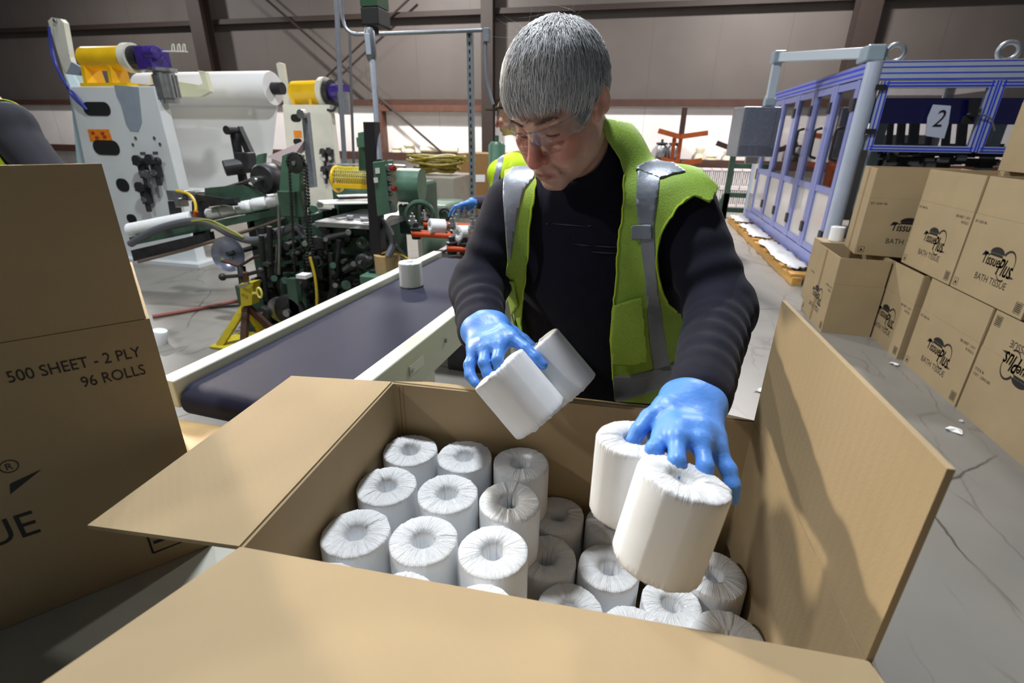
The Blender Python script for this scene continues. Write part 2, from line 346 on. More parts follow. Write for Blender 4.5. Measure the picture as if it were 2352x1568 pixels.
# ================================================================== PRINT
def text_mesh(txt, shear=0.0):
    cu = bpy.data.curves.new('text_tmp', 'FONT'); cu.body = txt; cu.shear = shear; cu.resolution_u = 4
    o = bpy.data.objects.new('text_tmp', cu); COL.objects.link(o)
    dg = bpy.context.evaluated_depsgraph_get(); dg.update()
    me = bpy.data.meshes.new_from_object(o.evaluated_get(dg))
    V = np.array([v.co[:] for v in me.vertices])[:, :2]; F = [tuple(p.vertices) for p in me.polygons]
    bpy.data.objects.remove(o); bpy.data.curves.remove(cu); bpy.data.meshes.remove(me)
    V = V-V.min(0); return V/V.max(0), F
class Print:
    """flat printing in a 2-D frame (o, ux, uy); n lifts it a hair off the board"""
    def __init__(s, o, ux, uy, lift=.0007):
        s.o = np.asarray(o, float); s.ux = np.asarray(ux, float); s.uy = np.asarray(uy, float); s.n = np.cross(s.ux, s.uy)*lift; s.mb = MB()
    def put(s, V, F): s.mb.add([s.o+s.ux*v[0]+s.uy*v[1]+s.n for v in V], F); return s
    def text(s, t, x, y, w, h, shear=0, flip=False, bold=0):
        V, F = text_mesh(t, shear)
        if bold:
            for dx, dy in ((-bold, 0), (bold, 0), (0, bold), (0, -bold)): s.put(V*[w, h]+[x+dx, y+dy], F)
            return s
        return s.put(V*[w, h]+[x, y], F)
    def poly(s, P): return s.put(np.array(P), [tuple(range(len(P)))])
    def stroke(s, P, w):
        P = np.asarray(P, float); T = np.gradient(P, axis=0); T /= np.linalg.norm(T, axis=1)[:, None]; Nn = np.stack([-T[:, 1], T[:, 0]], 1); w = np.broadcast_to(w, (len(P),))[:, None]
        V = np.concatenate([P+Nn*w/2, P-Nn*w/2]); k = len(P)
        return s.put(V, [(i+1, i, k+i, k+i+1) for i in range(k-1)])
    def frame(s, x, y, w, h, t): return s.stroke([(x, y), (x+w, y), (x+w, y+h)], t).stroke([(x+w, y+h), (x, y+h), (x, y)], t)
    def logo(s, x, y, w):
        """slanted two-word script under a dark dome, with a ring and a tail"""
        k = w; h = .16*k
        s.text('Tissue', x+.02*k, y+.02*k, .50*k, .20*k, .12, bold=.004*k); s.text('Plus', x+.50*k, y-.10*k, .40*k, .30*k, .3, bold=.005*k)
        a = np.linspace(0, math.pi, 16)
        s.poly([(x+(.36-.20*math.cos(t))*k, y+(.255+.115*math.sin(t))*k) for t in a][::-1])
        s.poly([(x+.16*k, y+.20*k), (x+.55*k, y+.20*k), (x+.52*k, y+.25*k), (x+.19*k, y+.25*k)])
        s.poly([(x-.04*k, y+.15*k), (x+.1*k, y+.17*k), (x+.12*k, y+.24*k), (x+.02*k, y+.25*k)])
        t = np.linspace(-.4, 2.6, 22); s.stroke([(x+(.72+.17*math.cos(q))*k, y+(.15+.21*math.sin(q))*k) for q in t], np.linspace(.01, .05, 22)*k)
        t = np.linspace(3.6, 5.2, 14); s.stroke([(x+(.68+.17*math.cos(q))*k, y+(.02+.2*math.sin(q))*k) for q in t], np.linspace(.01, .035, 14)*k)
        s.poly([(x+.86*k, y-.10*k), (x+1.0*k, y-.07*k), (x+.88*k, y-.04*k)])
        return s
    def build(s, parent, name='printed_text', m=None, world=False): return s.mb.build(name, m or INK, parent, world=world)

# ================================================================== CARTONS
TH = .006
EY = np.array([0, 0, 1.0])
def carton(label, loc, rz, W, D, H, flaps, prints=(), tapes=True, kraft=None, flip=False, L=.2165, group=None):
    """open case: W along local x (front y=0), D along local y. flaps: angle in degrees above horizontal for left,right,front,back"""
    kraft = kraft or KRAFT
    t = thing('cardboard_carton', label, 'carton', loc, rz, group)
    m = MB()
    m.lh((0, 0, 0), (W, D, TH)); m.lh((0, 0, TH), (W, TH, H)); m.lh((0, D-TH, TH), (W, D, H)); m.lh((0, TH, TH), (TH, D-TH, H)); m.lh((W-TH, TH, TH), (W, D-TH, H))
    m.build('body', kraft, t, world=False)
    for side, a in flaps.items():
        if a is None: continue
        a = math.radians(a); ca, sa = math.cos(a), math.sin(a)
        org, hx, out, ln = {'front': ((0, TH/2, H), (1, 0, 0), (0, -1, 0), W), 'back': ((0, D-TH/2, H), (1, 0, 0), (0, 1, 0), W), 'left': ((TH/2, 0, H), (0, 1, 0), (-1, 0, 0), D), 'right': ((W-TH/2, 0, H), (0, 1, 0), (1, 0, 0), D)}[side]
        org = np.array(org); hx = np.array(hx, float); o = np.array(out)*ca+np.array((0, 0, 1.0))*sa; n = np.cross(hx, o)
        g = .004
        P = [org+hx*g, org+hx*(ln-g), org+hx*(ln-g)+o*L, org+hx*g+o*L]
        MB().prism([p-n*TH/2+o*.001 for p in P], n*TH).build('flap', kraft, t, world=False)
    for fn in prints: fn(t, W, D, H)
    return t
def face(which, W, D, H):
    return {'front': ((0, 0, 0), (1, 0, 0), (0, 0, 1)), 'left': ((0, D, 0), (0, -1, 0), (0, 0, 1)), 'right': ((W, 0, 0), (0, 1, 0), (0, 0, 1))}[which]
def full_print(which='front', inv=False, small=True):
    def fn(t, W, D, H):
        o, ux, uy = face(which, W, D, H); w = W if which == 'front' else D
        if inv: o = np.array(o)+np.array(ux)*w+np.array(uy)*(H+.2165); ux = -np.array(ux); uy = -np.array(uy)
        o = np.array(o, float); n = np.cross(ux, uy)
        p = Print(o, ux, uy); p.logo(w*.30, .20, w*.46); p.build(t, 'printed_logo')
        p = Print(o, ux, uy); p.text('BATH TISSUE', w*.29, .105, w*.42, .04); p.build(t)
        p = Print(o, ux, uy); p.text('500 SHEET - 2 PLY', w-.175, H-.05, .155, .017).text('96 ROLLS', w-.10, H-.08, .08, .017); p.build(t); p = Print(o, ux, uy)
        p.text('BT-500-96', .02, H-.05, .11, .016)
        p.build(t)
        p = Print(o, ux, uy); p.frame(w-.075, .02, .05, .06, .003)
        for k in range(5): p.stroke([(w-.07, .03+k*.01), (w-.03, .03+k*.01)], .006)
        p.build(t, 'printed_mark'); p = Print(o, ux, uy); p.frame(.02, .02, .04, .045, .003); p.poly([(.027, .03), (.052, .03), (.04, .055)]); p.build(t, 'printed_mark')
    return fn
def tape_strip(which, x, w=.05, H0=0, H1=None):
    def fn(t, W, D, H):
        o, ux, uy = face(which, W, D, H); p = Print(o, ux, uy, .0005); h1 = H1 or H+.2165
        p.poly([(x, H0), (x+w, H0), (x+w, h1), (x, h1)]); p.build(t, 'glue_seam', SEAM)
    return fn
SEAM = mat('seam_strip', srgb(138, 110, 74), .7, var=.05)
UP = dict(left=90, right=90, front=90, back=90)
# the big open carton being packed
BX, BY, BYAW, BW, BD = -.4071, .3513, .0396, .665, .4327
BZ, BH = .665, .417
def bl(x, y, z): c, s = math.cos(BYAW), math.sin(BYAW); return np.array([BX+c*x-s*y, BY+s*x+c*y, z])
def seam_in(t, W, D, H):
    p = Print((TH, D-TH, 0), (1, 0, 0), (0, 0, 1), .0006); p.stroke([(.012, .01), (.012, H-.005)], .002); p.stroke([(.02, .01), (.02, H-.005)], .0015); p.build(t, 'glue_seam', SEAM)
packed = carton('open cardboard carton of wrapped toilet rolls that the grey haired worker is filling', (BX, BY, BZ), BYAW, BW, BD, BH, dict(left=-3, right=90, front=17, back=-27), [seam_in])
# the carton turned 45 degrees at the left
Lx, Ly, LA = -.685, .551, math.radians(51.5)
LW, LD, LH, LZ = .67, .43, .437, .832
def left_print(t, W, D, H):
    p = Print((0, 0, 0), (1, 0, 0), (0, 0, 1)); p.text('500 SHEET - 2 PLY', W-.168, H-.056, .146, .0165).text('96 ROLLS', W-.098, H-.085, .075, .0165); p.build(t); p = Print((0, 0, 0), (1, 0, 0), (0, 0, 1))
    p.text('BATH TISSUE', W-.199-.29, H-.295, .29, .041); p.build(t)
    p = Print((0, 0, 0), (1, 0, 0), (0, 0, 1)); p.logo(W-.50, .255, .27); p.poly([(W-.212, .218), (W-.172, .243), (W-.208, .234)])
    p.text('R', W-.205, .256, .007, .010); q = np.linspace(0, 2*math.pi, 20); p.stroke([(W-.2015+.0095*math.cos(a), .261+.0095*math.sin(a)) for a in q], .0013); p.build(t, 'printed_logo')
    p = Print((0, 0, 0), (1, 0, 0), (0, 0, 1)); p.frame(W-.085, .03, .05, .06, .003); p.stroke([(W-.08, .05), (W-.045, .05)], .006); p.stroke([(W-.08, .065), (W-.045, .065)], .006); p.build(t, 'printed_mark')
cx, sx = math.cos(LA), math.sin(LA)
carton('empty cardboard carton with upright flaps standing askew on the grey packing table', (Lx-cx*LW, Ly-sx*LW, LZ), LA, LW, LD, LH, dict(front=90, back=-60, left=-60, right=170), [left_print])
# the wall of cartons at the right: the printed long sides face the aisle (local front turned towards -x)
RF = 2.06
def rc(label, Y0, Y1, z, H, x=RF, rz=0.0, inv=False, W=None, prints=None, fl=UP):
    W = W or (Y1-Y0)
    pr_ = [full_print('front', inv)] if prints is None else prints
    # local x runs from far (Y1) to near (Y0), so the long printed front looks towards -x
    return carton(label, (x, Y1, z), -math.pi/2+rz, W, .43, H, fl, pr_, group=None)
lowH = .425
rc('printed carton on the floor, bottom row, right beside the recessed carton', 3.275, 3.955, 0, lowH)
rc('upside-down printed carton on the floor at the right, with its lettering inverted', 2.58, 3.255, 0, lowH, inv=True)
rc('printed carton on the floor half hidden behind the open blank-sided carton', 4.005, 4.675, 0, lowH, x=2.035)
rc('printed carton in the upper row beside the crooked carton, above the bottom row', 3.755, 4.425, .65, .465)
rc('printed carton nearest the camera in the upper row, with the largest logo', 3.06, 3.735, .65, .465)
rc('dark carton topmost on the wall of cartons at the right', 3.66, 4.33, 1.34, .425, x=2.42, prints=[])
# crooked carton above
carton('crooked carton resting high on the open carton, its logo cut off by the next one', (1.80, 4.625, .652), math.radians(-9), .66, .43, .45, UP, [full_print('front'), tape_strip('left', .17, .05)])
# open carton in front of them: blank short end to the camera, printed long side to the aisle
ha = math.radians(9)
def hprint(t, W, D, H): full_print('left')(t, W, D, H)
carton('open carton with a blank end on the floor, standing forward of the carton wall', (1.655, 4.465, 0), math.radians(-2), .365, .68, lowH, dict(left=90, right=90, front=90, back=90), [hprint, tape_strip('left', .30, .05)])
# ================================================================== TOILET ROLLS
def roll_mesh(seed, R=.0505, Hh=.105, hole=.0165):
    """wrapped roll: pleated paper gathered into the core hole at both ends"""
    g = np.random.default_rng(seed); n = 144; th = np.arange(n)*2*math.pi/n
    ph = g.uniform(0, 6.28, 10); fr = np.array([9, 13, 17, 22, 27, 31, 36, 43, 51, 58]); am = g.uniform(.3, 1, 10)/np.sqrt(np.arange(1, 11)+1)
    pleat = np.zeros(n); t0 = 0.0
    cuts = np.sort(g.uniform(0, 2*math.pi, 26)); am_ = g.uniform(.25, 1, 26)**1.5   # folded pleats: sharp ridge, slow fall
    for c_, a_ in zip(cuts, am_):
        dth = (th-c_) % (2*math.pi); w_ = g.uniform(.10, .34); pleat += np.where(dth < w_, a_*(1-dth/w_), 0)
    pleat += .12*np.sin(47*th+ph[0]); pleat = (pleat-pleat.mean())/np.abs(pleat).max()*1.3
    lump = sum(.5*np.sin(k*th+p) for k, p in zip((2, 3, 5), g.uniform(0, 6.28, 3)))
    prof = [(hole*.72, -.050, 2.2), (hole*.84, -.018, 2.4), (hole*.97, -.004, 1.2), (hole*1.12, .0005, 1), (hole*1.45, .0022, .9), (R*.60, .0024, .8), (R*.76, .0020, .75), (R*.90, .0012, .65), (R*.968, .0002, .5), (R*.990, -.0012, .35), (R*1.0, -.0040, .18), (R, -.012, .06), (R*1.003, -.03, .04), (R, -.05, .03)]
    m_ = 11; fac = np.cos(math.pi/m_)/np.cos((th+ph[5]) % (2*math.pi/m_)-math.pi/m_)-1; fac = fac/np.abs(fac).max()
    V = []; 
    for r, z, a in prof:
        rr = r*(1+(.010*lump+.012*fac)*min(1, r/R))+(.0012*pleat*a if r > hole*1.2 else .0022*pleat*a)
        zz = Hh+z+(.0032*pleat*a)+.0006*lump*a
        V.append(np.stack([rr*np.cos(th), rr*np.sin(th), zz], 1))
    k = len(prof); top = np.concatenate(V)
    bot = top.copy(); bot[:, 2] = Hh-bot[:, 2]
    F = []
    for i in range(k-1):
        for j in range(n): F.append((i*n+j, (i+1)*n+j, (i+1)*n+(j+1) % n, i*n+(j+1) % n))
    o = k*n
    for i in range(k-1):
        for j in range(n): F.append((o+i*n+j, o+i*n+(j+1) % n, o+(i+1)*n+(j+1) % n, o+(i+1)*n+j))
    for j in range(n): F.append(((k-1)*n+j, o+(k-1)*n+j, o+(k-1)*n+(j+1) % n, (k-1)*n+(j+1) % n))
    V = np.concatenate([top, bot]); V = np.concatenate([V, [[0, 0, Hh-.047], [0, 0, .047]]])
    for j in range(n): F.append((j, (j+1) % n, len(V)-2)); F.append((o+j, len(V)-1, o+(j+1) % n))
    me = bpy.data.meshes.new('toilet_roll'); me.from_pydata([tuple(v) for v in V], [], F); me.polygons.foreach_set('use_smooth', [True]*len(F)); me.materials.append(PAPER); me.update()
    return me
ROLLM = [roll_mesh(s) for s in (3, 14, 25, 36, 47)]
RN = [0]
def roll(label, loc, axis=(0, 0, 1), spin=None, group=None, center=False, scale=1.0):
    o = bpy.data.objects.new('toilet_roll', ROLLM[RN[0] % 5]); RN[0] += 1; COL.objects.link(o)
    B = frame_z(axis); sp = spin if spin is not None else random.uniform(0, 6.28)
    B = B@rotz(sp); loc = np.asarray(loc, float)
    if center: loc = loc-B[:, 2]*.0525*scale
    M = Matrix([[*B[i], loc[i]] for i in range(3)]+[[0, 0, 0, 1]])
    o.matrix_world = M; o.scale = (scale,)*3
    tag(o, label, 'toilet roll', group); return o
GU = 'wrapped toilet rolls in the open carton'
rows = ['back', 'second', 'third', 'front']; cols = ['touching the left wall', 'second from the left wall', 'third from the left wall']
UPZ = .980
up = [[(.059, .366), (.164, .368), (.270, .370)], [(.059, .261), (.165, .263), (.270, .266)], [(.059, .152), (.163, .158), (.268, .160)], [(.068, .045), (.172, .050), (.276, .053)]]
for i, rw in enumerate(up):
    for j, (x, y) in enumerate(rw):
        roll(f'wrapped roll in the upper layer, {rows[i]} row, {cols[j]} of the carton', bl(x, y, UPZ-.105), (random.uniform(-.008, .008), random.uniform(-.008, .008), 1), group=GU)
LOZ = .8735
lo = [((.340, .372), 'beside the upper layer, back row'), ((.444, .372), 'second from the upper layer, back row'), ((.548, .372), 'back row behind the held rolls'), ((.612, .375), None),
      ((.334, .266), 'beside the upper layer, second row'), ((.437, .268), 'second row, next but one inward'), ((.607, .290), 'by the right wall, second row'),
      ((.282, .160), None), ((.382, .172), 'third row, close to the front flap'), ((.474, .150), 'third row, shaded by the front flap'), ((.534, .226), 'crumpled under the held roll'), ((.607, .172), 'front right corner')]
for (x, y), lab in lo:
    if lab is None: continue
    roll('wrapped roll in the lower layer of the carton, '+lab, bl(x, y, LOZ-.105), (random.uniform(-.008, .008), random.uniform(-.008, .008), 1), group=GU, scale=.90 if 'crumpled' in lab else 1.0)
roll('wrapped toilet roll in the lower layer, by the right wall, back row', bl(.612, .464-.09, LOZ-.105), group=GU) if False else None
# the rolls in the worker's hands
def img_axis(px, py, dx, dy, tilt):
    """axis running along image direction (dx,dy), its end turned towards the camera by tilt degrees"""
    v = ray(px, py); v = v/np.linalg.norm(v); u = CR*dx-CU*dy; u = u-v*(u@v); u /= np.linalg.norm(u); t = math.radians(tilt)
    return u*math.cos(t)-v*math.sin(t)
HR = {}
def held(key, label, px, py, d, dx, dy, tilt):
    ax = img_axis(px, py, dx, dy, tilt); c = atd(px, py, d); HR[key] = (c, ax)
    roll(label, c, ax, center=True, group='toilet rolls held in the gloved hands')
held('C', 'nearest of the two toilet rolls hanging from the gloved hand over the carton', 1538, 1194, .545, 62, -180, 26)
held('B', 'toilet roll held upright just behind the nearest hanging roll', 1452, 1090, .640, 18, -150, 30)
held('A', 'tilted toilet roll held in front of the sweater, nearer of that pair', 1193, 905, .800, -91, -108, 6)
held('A2', 'tilted toilet roll held in front of the sweater, partly behind its partner', 1274, 848, .880, -91, -108, 6)
# ================================================================== PACKING TABLE, CARTON STAND, CONVEYOR
TABLE = mat('table_top', srgb(168, 170, 160), .4, .0, var=.08, vscale=6, bump=.05, bscale=30)
t = thing('packing_table', 'grey metal packing table under the askew carton', 'table', (-1.0, .3, 0))
MB().lh((-1.75, -.75, .80), (-.425, .79, .831)).build('tabletop', TABLE, t)
for x in (-1.70, -.50):
    for y in (-.70, .75): MB().lh((x-.025, y-.025, 0), (x+.025, y+.025, .80)).build('leg', GALV, t)
HARD = mat('tan_hardboard', srgb(196, 166, 118), .22, var=.04, vscale=30, spec=.6)
t = thing('chute_board', 'glossy tan board with a rounded lip below the end of the conveyor belt', 'chute board', (-1.0, .95, .7))
P = [(0.70, .836), (.855, .840)]+[(.858+.05*math.sin(a), .790+.05*math.cos(a)) for a in np.linspace(.0, 2.6, 12)]
m = MB(); x0, x1 = -1.45, -.60
m.prism([(x0, y, z) for y, z in P]+[(x0, y, z-.0035) for y, z in P[:2][::-1]], (x1-x0, 0, 0)); m.build('chute_board_sheet', HARD, t, smooth=True)
for x in (-1.38, -.68): MB().lh((x-.02, .84, 0), (x+.02, .88, .735)).build('leg', GALV, t)
t = thing('carton_stand', 'low steel stand carrying the open carton of rolls', 'stand', (-.08, .55, 0))
MB().lh((-.418, .37, .62), (.27, .82, .664)).build('tabletop', TABLE, t)
for x in (-.38, .23):
    for y in (.40, .78): MB().lh((x-.02, y-.02, 0), (x+.02, y+.02, .62)).build('leg', GALV, t)

CV = thing('belt_conveyor', 'cream framed belt conveyor with a navy belt running to the packing table', 'conveyor', (-.93, 1.6, 0))
def cvp(l, a, z): d = np.array([.067, .9977, 0]); n = np.array([.9977, -.067, 0]); return np.array([-1.14, .925, z])+d*l+n*a
CL, CW = 1.62, .475
def cbox(l0, l1, a0, a1, z0, z1):
    return [cvp(l0, a0, z0), cvp(l1, a0, z0), cvp(l1, a1, z0), cvp(l0, a1, z0)], (0, 0, z1-z0)
RAILC = mat('rail_cream', srgb(206, 210, 196), .35, var=.04, vscale=5)
for nm, a0, a1, ext in (('rail', -.03, .022, .02), ('rail', CW-.022, CW+.03, -.0)):
    mb = MB(); mb.prism(*cbox(-.01 if a0 < 0 else .03, CL+ext, a0, a1, .845 if a0 < 0 else .785, .925)); rl = mb.build(nm, RAILC, CV, bevel=.004)
    mb = MB()
    aa = a0-.001 if a0 < 0 else a1+.001
    for l in np.arange(.12, CL, .25): mb.cyl(cvp(l, aa, .86), cvp(l, aa+(-.006 if a0 < 0 else .006), .86), .008, n=8)
    mb.build('bolt', STEEL, rl)
prof = []
for a in np.linspace(0, math.pi, 14): prof.append((.035-.045*math.sin(a)*1.0, .857+.045*math.cos(a)))
pts = [cvp(l, .03, z) for l, z in prof]+[cvp(CL-.02, .03, .812), cvp(CL+.02, .03, .857), cvp(CL-.02, .03, .902)]
mb = MB(); n_ = np.array([.9977, -.067, 0]); mb.prism(pts, n_*(CW-.06)); mb.build('belt', BELTM, CV, smooth=True)
mb = MB(); mb.cyl(cvp(.03, .0, .857), cvp(.03, CW, .857), .012); mb.build('roller_shaft', STEEL, CV)
mb = MB(); mb.box(cvp(.40, CW+.032, .862), (.005, .09, .03), -.067); mb.build('rating_label', WHITE, CV)
for l in (.35, 1.45):
    for a in (.0, CW): MB().prism(*cbox(l-.03, l+.03, a-.02, a+.02, 0, .80)).build('leg', CREAM, CV)
c = atz(945, 655, .903); roll('single wrapped toilet roll standing on the navy conveyor belt', (c[0], c[1], .903))
# ================================================================== SMALL FLOOR THINGS
def scrap(label, px, py, size, seed):
    g = random.Random(seed); c = atz(px, py, 0); n = 9; mb = MB()
    P = [c+np.array([math.cos(2*math.pi*k/n)*size*g.uniform(.4, 1.2), math.sin(2*math.pi*k/n)*size*g.uniform(.3, .9), .004+g.uniform(0, .012)]) for k in range(n)]
    ctr = c+np.array([0, 0, .018]); mb.add(P+[ctr], [(k, (k+1) % n, n) for k in range(n)]); mb.add([p-np.array([0, 0, .0035]) for p in P], [tuple(range(n))[::-1]])
    o = mb.build('paper_scrap', WHITE, None); tag(o, label, 'paper scrap', 'torn paper scraps on the floor')
scrap('large torn white paper scrap on the floor in front of the upside-down carton', 2195, 990, .055, 1)
scrap('tiny white paper scrap lying just behind the larger torn scrap', 2207, 969, .014, 2)
scrap('white paper scrap on the floor at the foot of the carton beside the aisle', 2056, 838, .04, 3)
scrap('white paper scrap on the floor behind the worker and the upright flap', 1748, 899, .045, 4)
def cup(label, px, py):
    c = atz(px, py, 0); o = MB().lathe([(.0, 0), (.05, 0), (.055, .10), (.05, .115), (.0, .118)], c, (.25, .1, 1), 20).build('toilet_roll', PAPER, None, smooth=True); tag(o, label, 'toilet roll')
cup('white toilet roll on the floor beside the askew carton', 366, 790)

# ================================================================== UNWIND STANDS AND PARENT ROLL (back left)
def unwind(key, label, Y, P, top, arm, drumx, sc, patch):
    """P maps nominal photo pixels of the near stand to this stand"""
    x0, x1, xb0, xb1, zt = P
    t = thing('unwind_stand', label, 'unwind stand', ((x0+x1)/2, Y+.4, 0))
    dep = .14
    V = [(xb0, Y, 0), (xb1, Y, 0), (x1, Y, zt), (x0, Y, zt)]
    fr = MB().prism(V, (0, dep, 0)).build('frame', STAND if key == 'near' else CREAM, t, bevel=.01)
    MB().lh((xb0-.12, Y-.12, 0), (xb1+.12, Y+dep+.1, .04)).build('base_plate', STAND, t)
    w = x1-x0; cxm = (x0+x1)/2
    def slot(cx, cz, ww, hh, name, m):
        a = np.linspace(-math.pi/2, math.pi/2, 8); r = hh/2
        P2 = [(cx+ww/2-r+r*math.cos(q), Y-.002, cz+r*math.sin(q)) for q in a]+[(cx-ww/2+r-r*math.cos(q), Y-.002, cz-r*math.sin(q)) for q in a]
        return MB().prism(P2, (0, -.004, 0)).build(name, m, t)
    return t, slot, fr
HOLE = mat('dark_opening', srgb(14, 18, 16), .8)
YS = 4.9
t, slot, fr = unwind('near', 'tall white unwind stand with a yellow drum on top, beside the askew carton', YS, (-6.30, -5.14, -6.55, -5.10, 1.95), None, None, None, 1, True)
def q(px, py, Y=YS): return aty(px, py, Y)
for (x0, y0, x1, y1) in ((192, 234, 254, 266), (215, 322, 275, 356), (268, 410, 297, 440), (292, 492, 314, 512), (310, 575, 334, 597)):
    a = q(x0, (y0+y1)/2); b = q(x1, (y0+y1)/2); cc = (a+b)/2; h = abs(q((x0+x1)/2, y0)[2]-q((x0+x1)/2, y1)[2]); slot(cc[0], cc[2], abs(b[0]-a[0]), h, 'access_hole', HOLE)
MB().prism([q(x, y, YS-.003) for x, y in ((262, 195), (318, 200), (322, 240), (326, 280), (318, 302), (300, 300), (290, 285), (278, 240), (268, 220))], (0, -.003, 0)).build('primer_patch', PATCH, t)
st_ = MB().prism([q(x, y, YS-.003) for x, y in ((201, 297), (250, 297), (258, 322), (208, 324))], (0, -.003, 0)).build('warning_sticker', ORANGE, t)
m = MB()
for x, y in ((213, 305), (222, 316), (235, 306), (240, 314)): m.prism([q(x-4, y-3, YS-.007), q(x+4, y-3, YS-.007), q(x+5, y+4, YS-.007), q(x-3, y+4, YS-.007)], (0, -.001, 0))
m.build('sticker_mark', mat('sticker_red', srgb(170, 50, 30), .5), st_)
m = MB()
for x, y in ((312, 317), (355, 317), (306, 332), (368, 331)): m.pcyl(x, y, YS-.002, .018, -.006)
m.build('screw', STEEL, t)
def valve(t, px, py, Y, s=1.0, col=None):
    c = aty(px, py, Y-.005); m = MB()
    m.cyl(c, c+np.array([0, -.09*s, 0]), .045*s, n=12); m.box(c+np.array([0, -.05*s, -.10*s]), (.07*s, .08*s, .14*s)); m.bar(c+np.array([-.09*s, -.08*s, -.02*s]), c+np.array([.09*s, -.08*s, .03*s]), .025*s, .025*s); m.cyl(c+np.array([0, -.06*s, -.16*s]), c+np.array([0, -.06*s, -.26*s]), .028*s, n=10)
    m.cyl(c+np.array([0, -.09*s, .02*s]), c+np.array([0, -.12*s, .02*s]), .06*s, n=10)
    o = m.build('air_valve', DARK if col is None else col, t)
    MB().cyl(c+np.array([0, -.05*s, -.12*s]), c+np.array([0, -.10*s, -.12*s]), .035*s, n=12).build('gauge', STEEL, o)
for x, y in ((335, 372), (364, 370), (340, 432)): valve(t, x, y, YS)
valve(t, 352, 402, YS, .8, STEEL)
m = MB()
for x, y in ((328, 352), (357, 351)): m.prism([q(x-6, y-3, YS-.003), q(x+6, y-3, YS-.003), q(x+6, y+3, YS-.003), q(x-6, y+3, YS-.003)], (0, -.003, 0))
m.build('small_label', mat('label_grey', srgb(80, 80, 90), .5), t)
# upright arm plate on the stand
m = MB().prism([q(x, y, YS+.35) for x, y in ((110, 48), (118, 40), (138, 43), (146, 52), (160, 130), (185, 215), (165, 215), (148, 175))], (0, .06, 0)); ar = m.build('swing_arm', CREAM, t)
MB().pcyl(128, 48, YS+.34, .02, -.02).build('bolt', STEEL, ar)
MB().prism([q(x, y, YS+.33) for x, y in ((152, 170), (164, 142), (186, 155), (200, 185), (205, 197), (160, 197))], (0, .03, 0)).build('hub_plate', PATCH, t)
MB().prism([q(x, y, YS+.1) for x, y in ((150, 170), (160, 195), (215, 320), (210, 385), (178, 385), (165, 250))], (0, .25, 0)).build('side_fin', mat('pale_blue', srgb(176, 200, 210), .5), t)
# yellow drum, flange, gearbox, motor
yc = YS+.22
dr = MB(); a = q(200, 140, yc); b = q(300, 138, yc); r_ = abs(q(250, 118, yc)[2]-q(250, 190, yc)[2])/2*.78
dr.cyl(a+np.array([0, 0, .02]), b+np.array([0, 0, .02]), r_, n=28); du = dr.build('drum', YELLOW, t, smooth=True)
for x in (203, 262): 
    p = q(x, 150, yc); MB().prism([p+np.array([0, -r_*.8, 0]), p+np.array([0, -r_*1.0, -.27]), p+np.array([0, r_, -.27]), p+np.array([0, r_*.8, 0])], (.05, 0, 0)).build('gusset', YELLOW, du)
MB().lh((a[0], yc-.16, 1.95), (b[0]+.05, yc+.16, 1.99)).build('saddle_plate', YELLOW, du)
fl = MB().cyl(b+np.array([-.02, 0, .02]), b+np.array([.07, 0, .02]), r_*1.22, n=28).build('flange', CREAM, t, smooth=True)
gb = MB(); e = b+np.array([.05, 0, .02]); gb.cyl(e, e+np.array([.12, 0, 0]), r_*1.0, n=20); gb.build('flange_bore', DARK, t)
gb = MB(); gb.cyl(e+np.array([.1, 0, 0]), e+np.array([.30, 0, 0]), r_*.72, r_*.6, n=18); gb.box(e+np.array([.28, -.02, -.02]), (.2, .26, .22)); gb.cyl(e+np.array([.3, -.1, .03]), e+np.array([.44, -.1, .03]), .07, n=14); g_ = gb.build('gearbox', PURPLE, t, bevel=.01)
mo = MB(); cM = q(383, 198, yc-.1); mo.cyl(cM+np.array([0, 0, .14]), cM+np.array([0, 0, -.12]), .105, n=20); mo.cyl(cM+np.array([0, 0, -.12]), cM+np.array([0, 0, -.17]), .09, n=20); mo.cyl(cM+np.array([0, 0, .14]), cM+np.array([0, 0, .17]), .135, n=20)
for k in range(14):
    an = 2*math.pi*k/14; mo.box(cM+np.array([math.cos(an)*.108, math.sin(an)*.108, 0]), (.02, .008, .22), rotz(an))
mo.build('motor', STEEL, t)
m = MB(); m.tube(spline([q(300, 222, YS), q(325, 212, yc-.1), q(345, 200, yc-.1), q(365, 198, yc-.1)], 6), .018); m.build('motor_cable', BLACK, t)
m = MB(); m.tube(spline([q(112, 60, YS+.3), q(122, 120, YS+.3), q(140, 175, YS+.2), q(170, 215, YS-.02), q(200, 252, YS-.03)], 8), .014); m.tube(spline([q(112, 60, YS+.3), q(120, 130, YS+.28), q(150, 190, YS+.15), q(166, 222, YS-.02), q(196, 250, YS-.03)], 8), .012); m.build('cable', mat('blue_cable', srgb(52, 62, 150), .4), t)
m = MB(); w0 = q(368, 115, yc)
m.tube([q(372, 118, yc), q(430, 119, yc)], .008)
for x in (395, 408, 420): m.tube(spline([q(x, 118, yc), q(x, 104, yc), q(x+4, 103, yc), q(x+6, 116, yc)], 4), .006)
m.build('wire_guard', CREAM, t)
MB().prism([q(x, y, YS+.6) for x, y in ((345, 172), (380, 182), (458, 195), (466, 192), (455, 162), (470, 165), (482, 210), (460, 222), (420, 222), (345, 215))], (0, .06, 0)).build('cradle_bracket', mat('bracket_cream', srgb(220, 222, 190), .45), t)
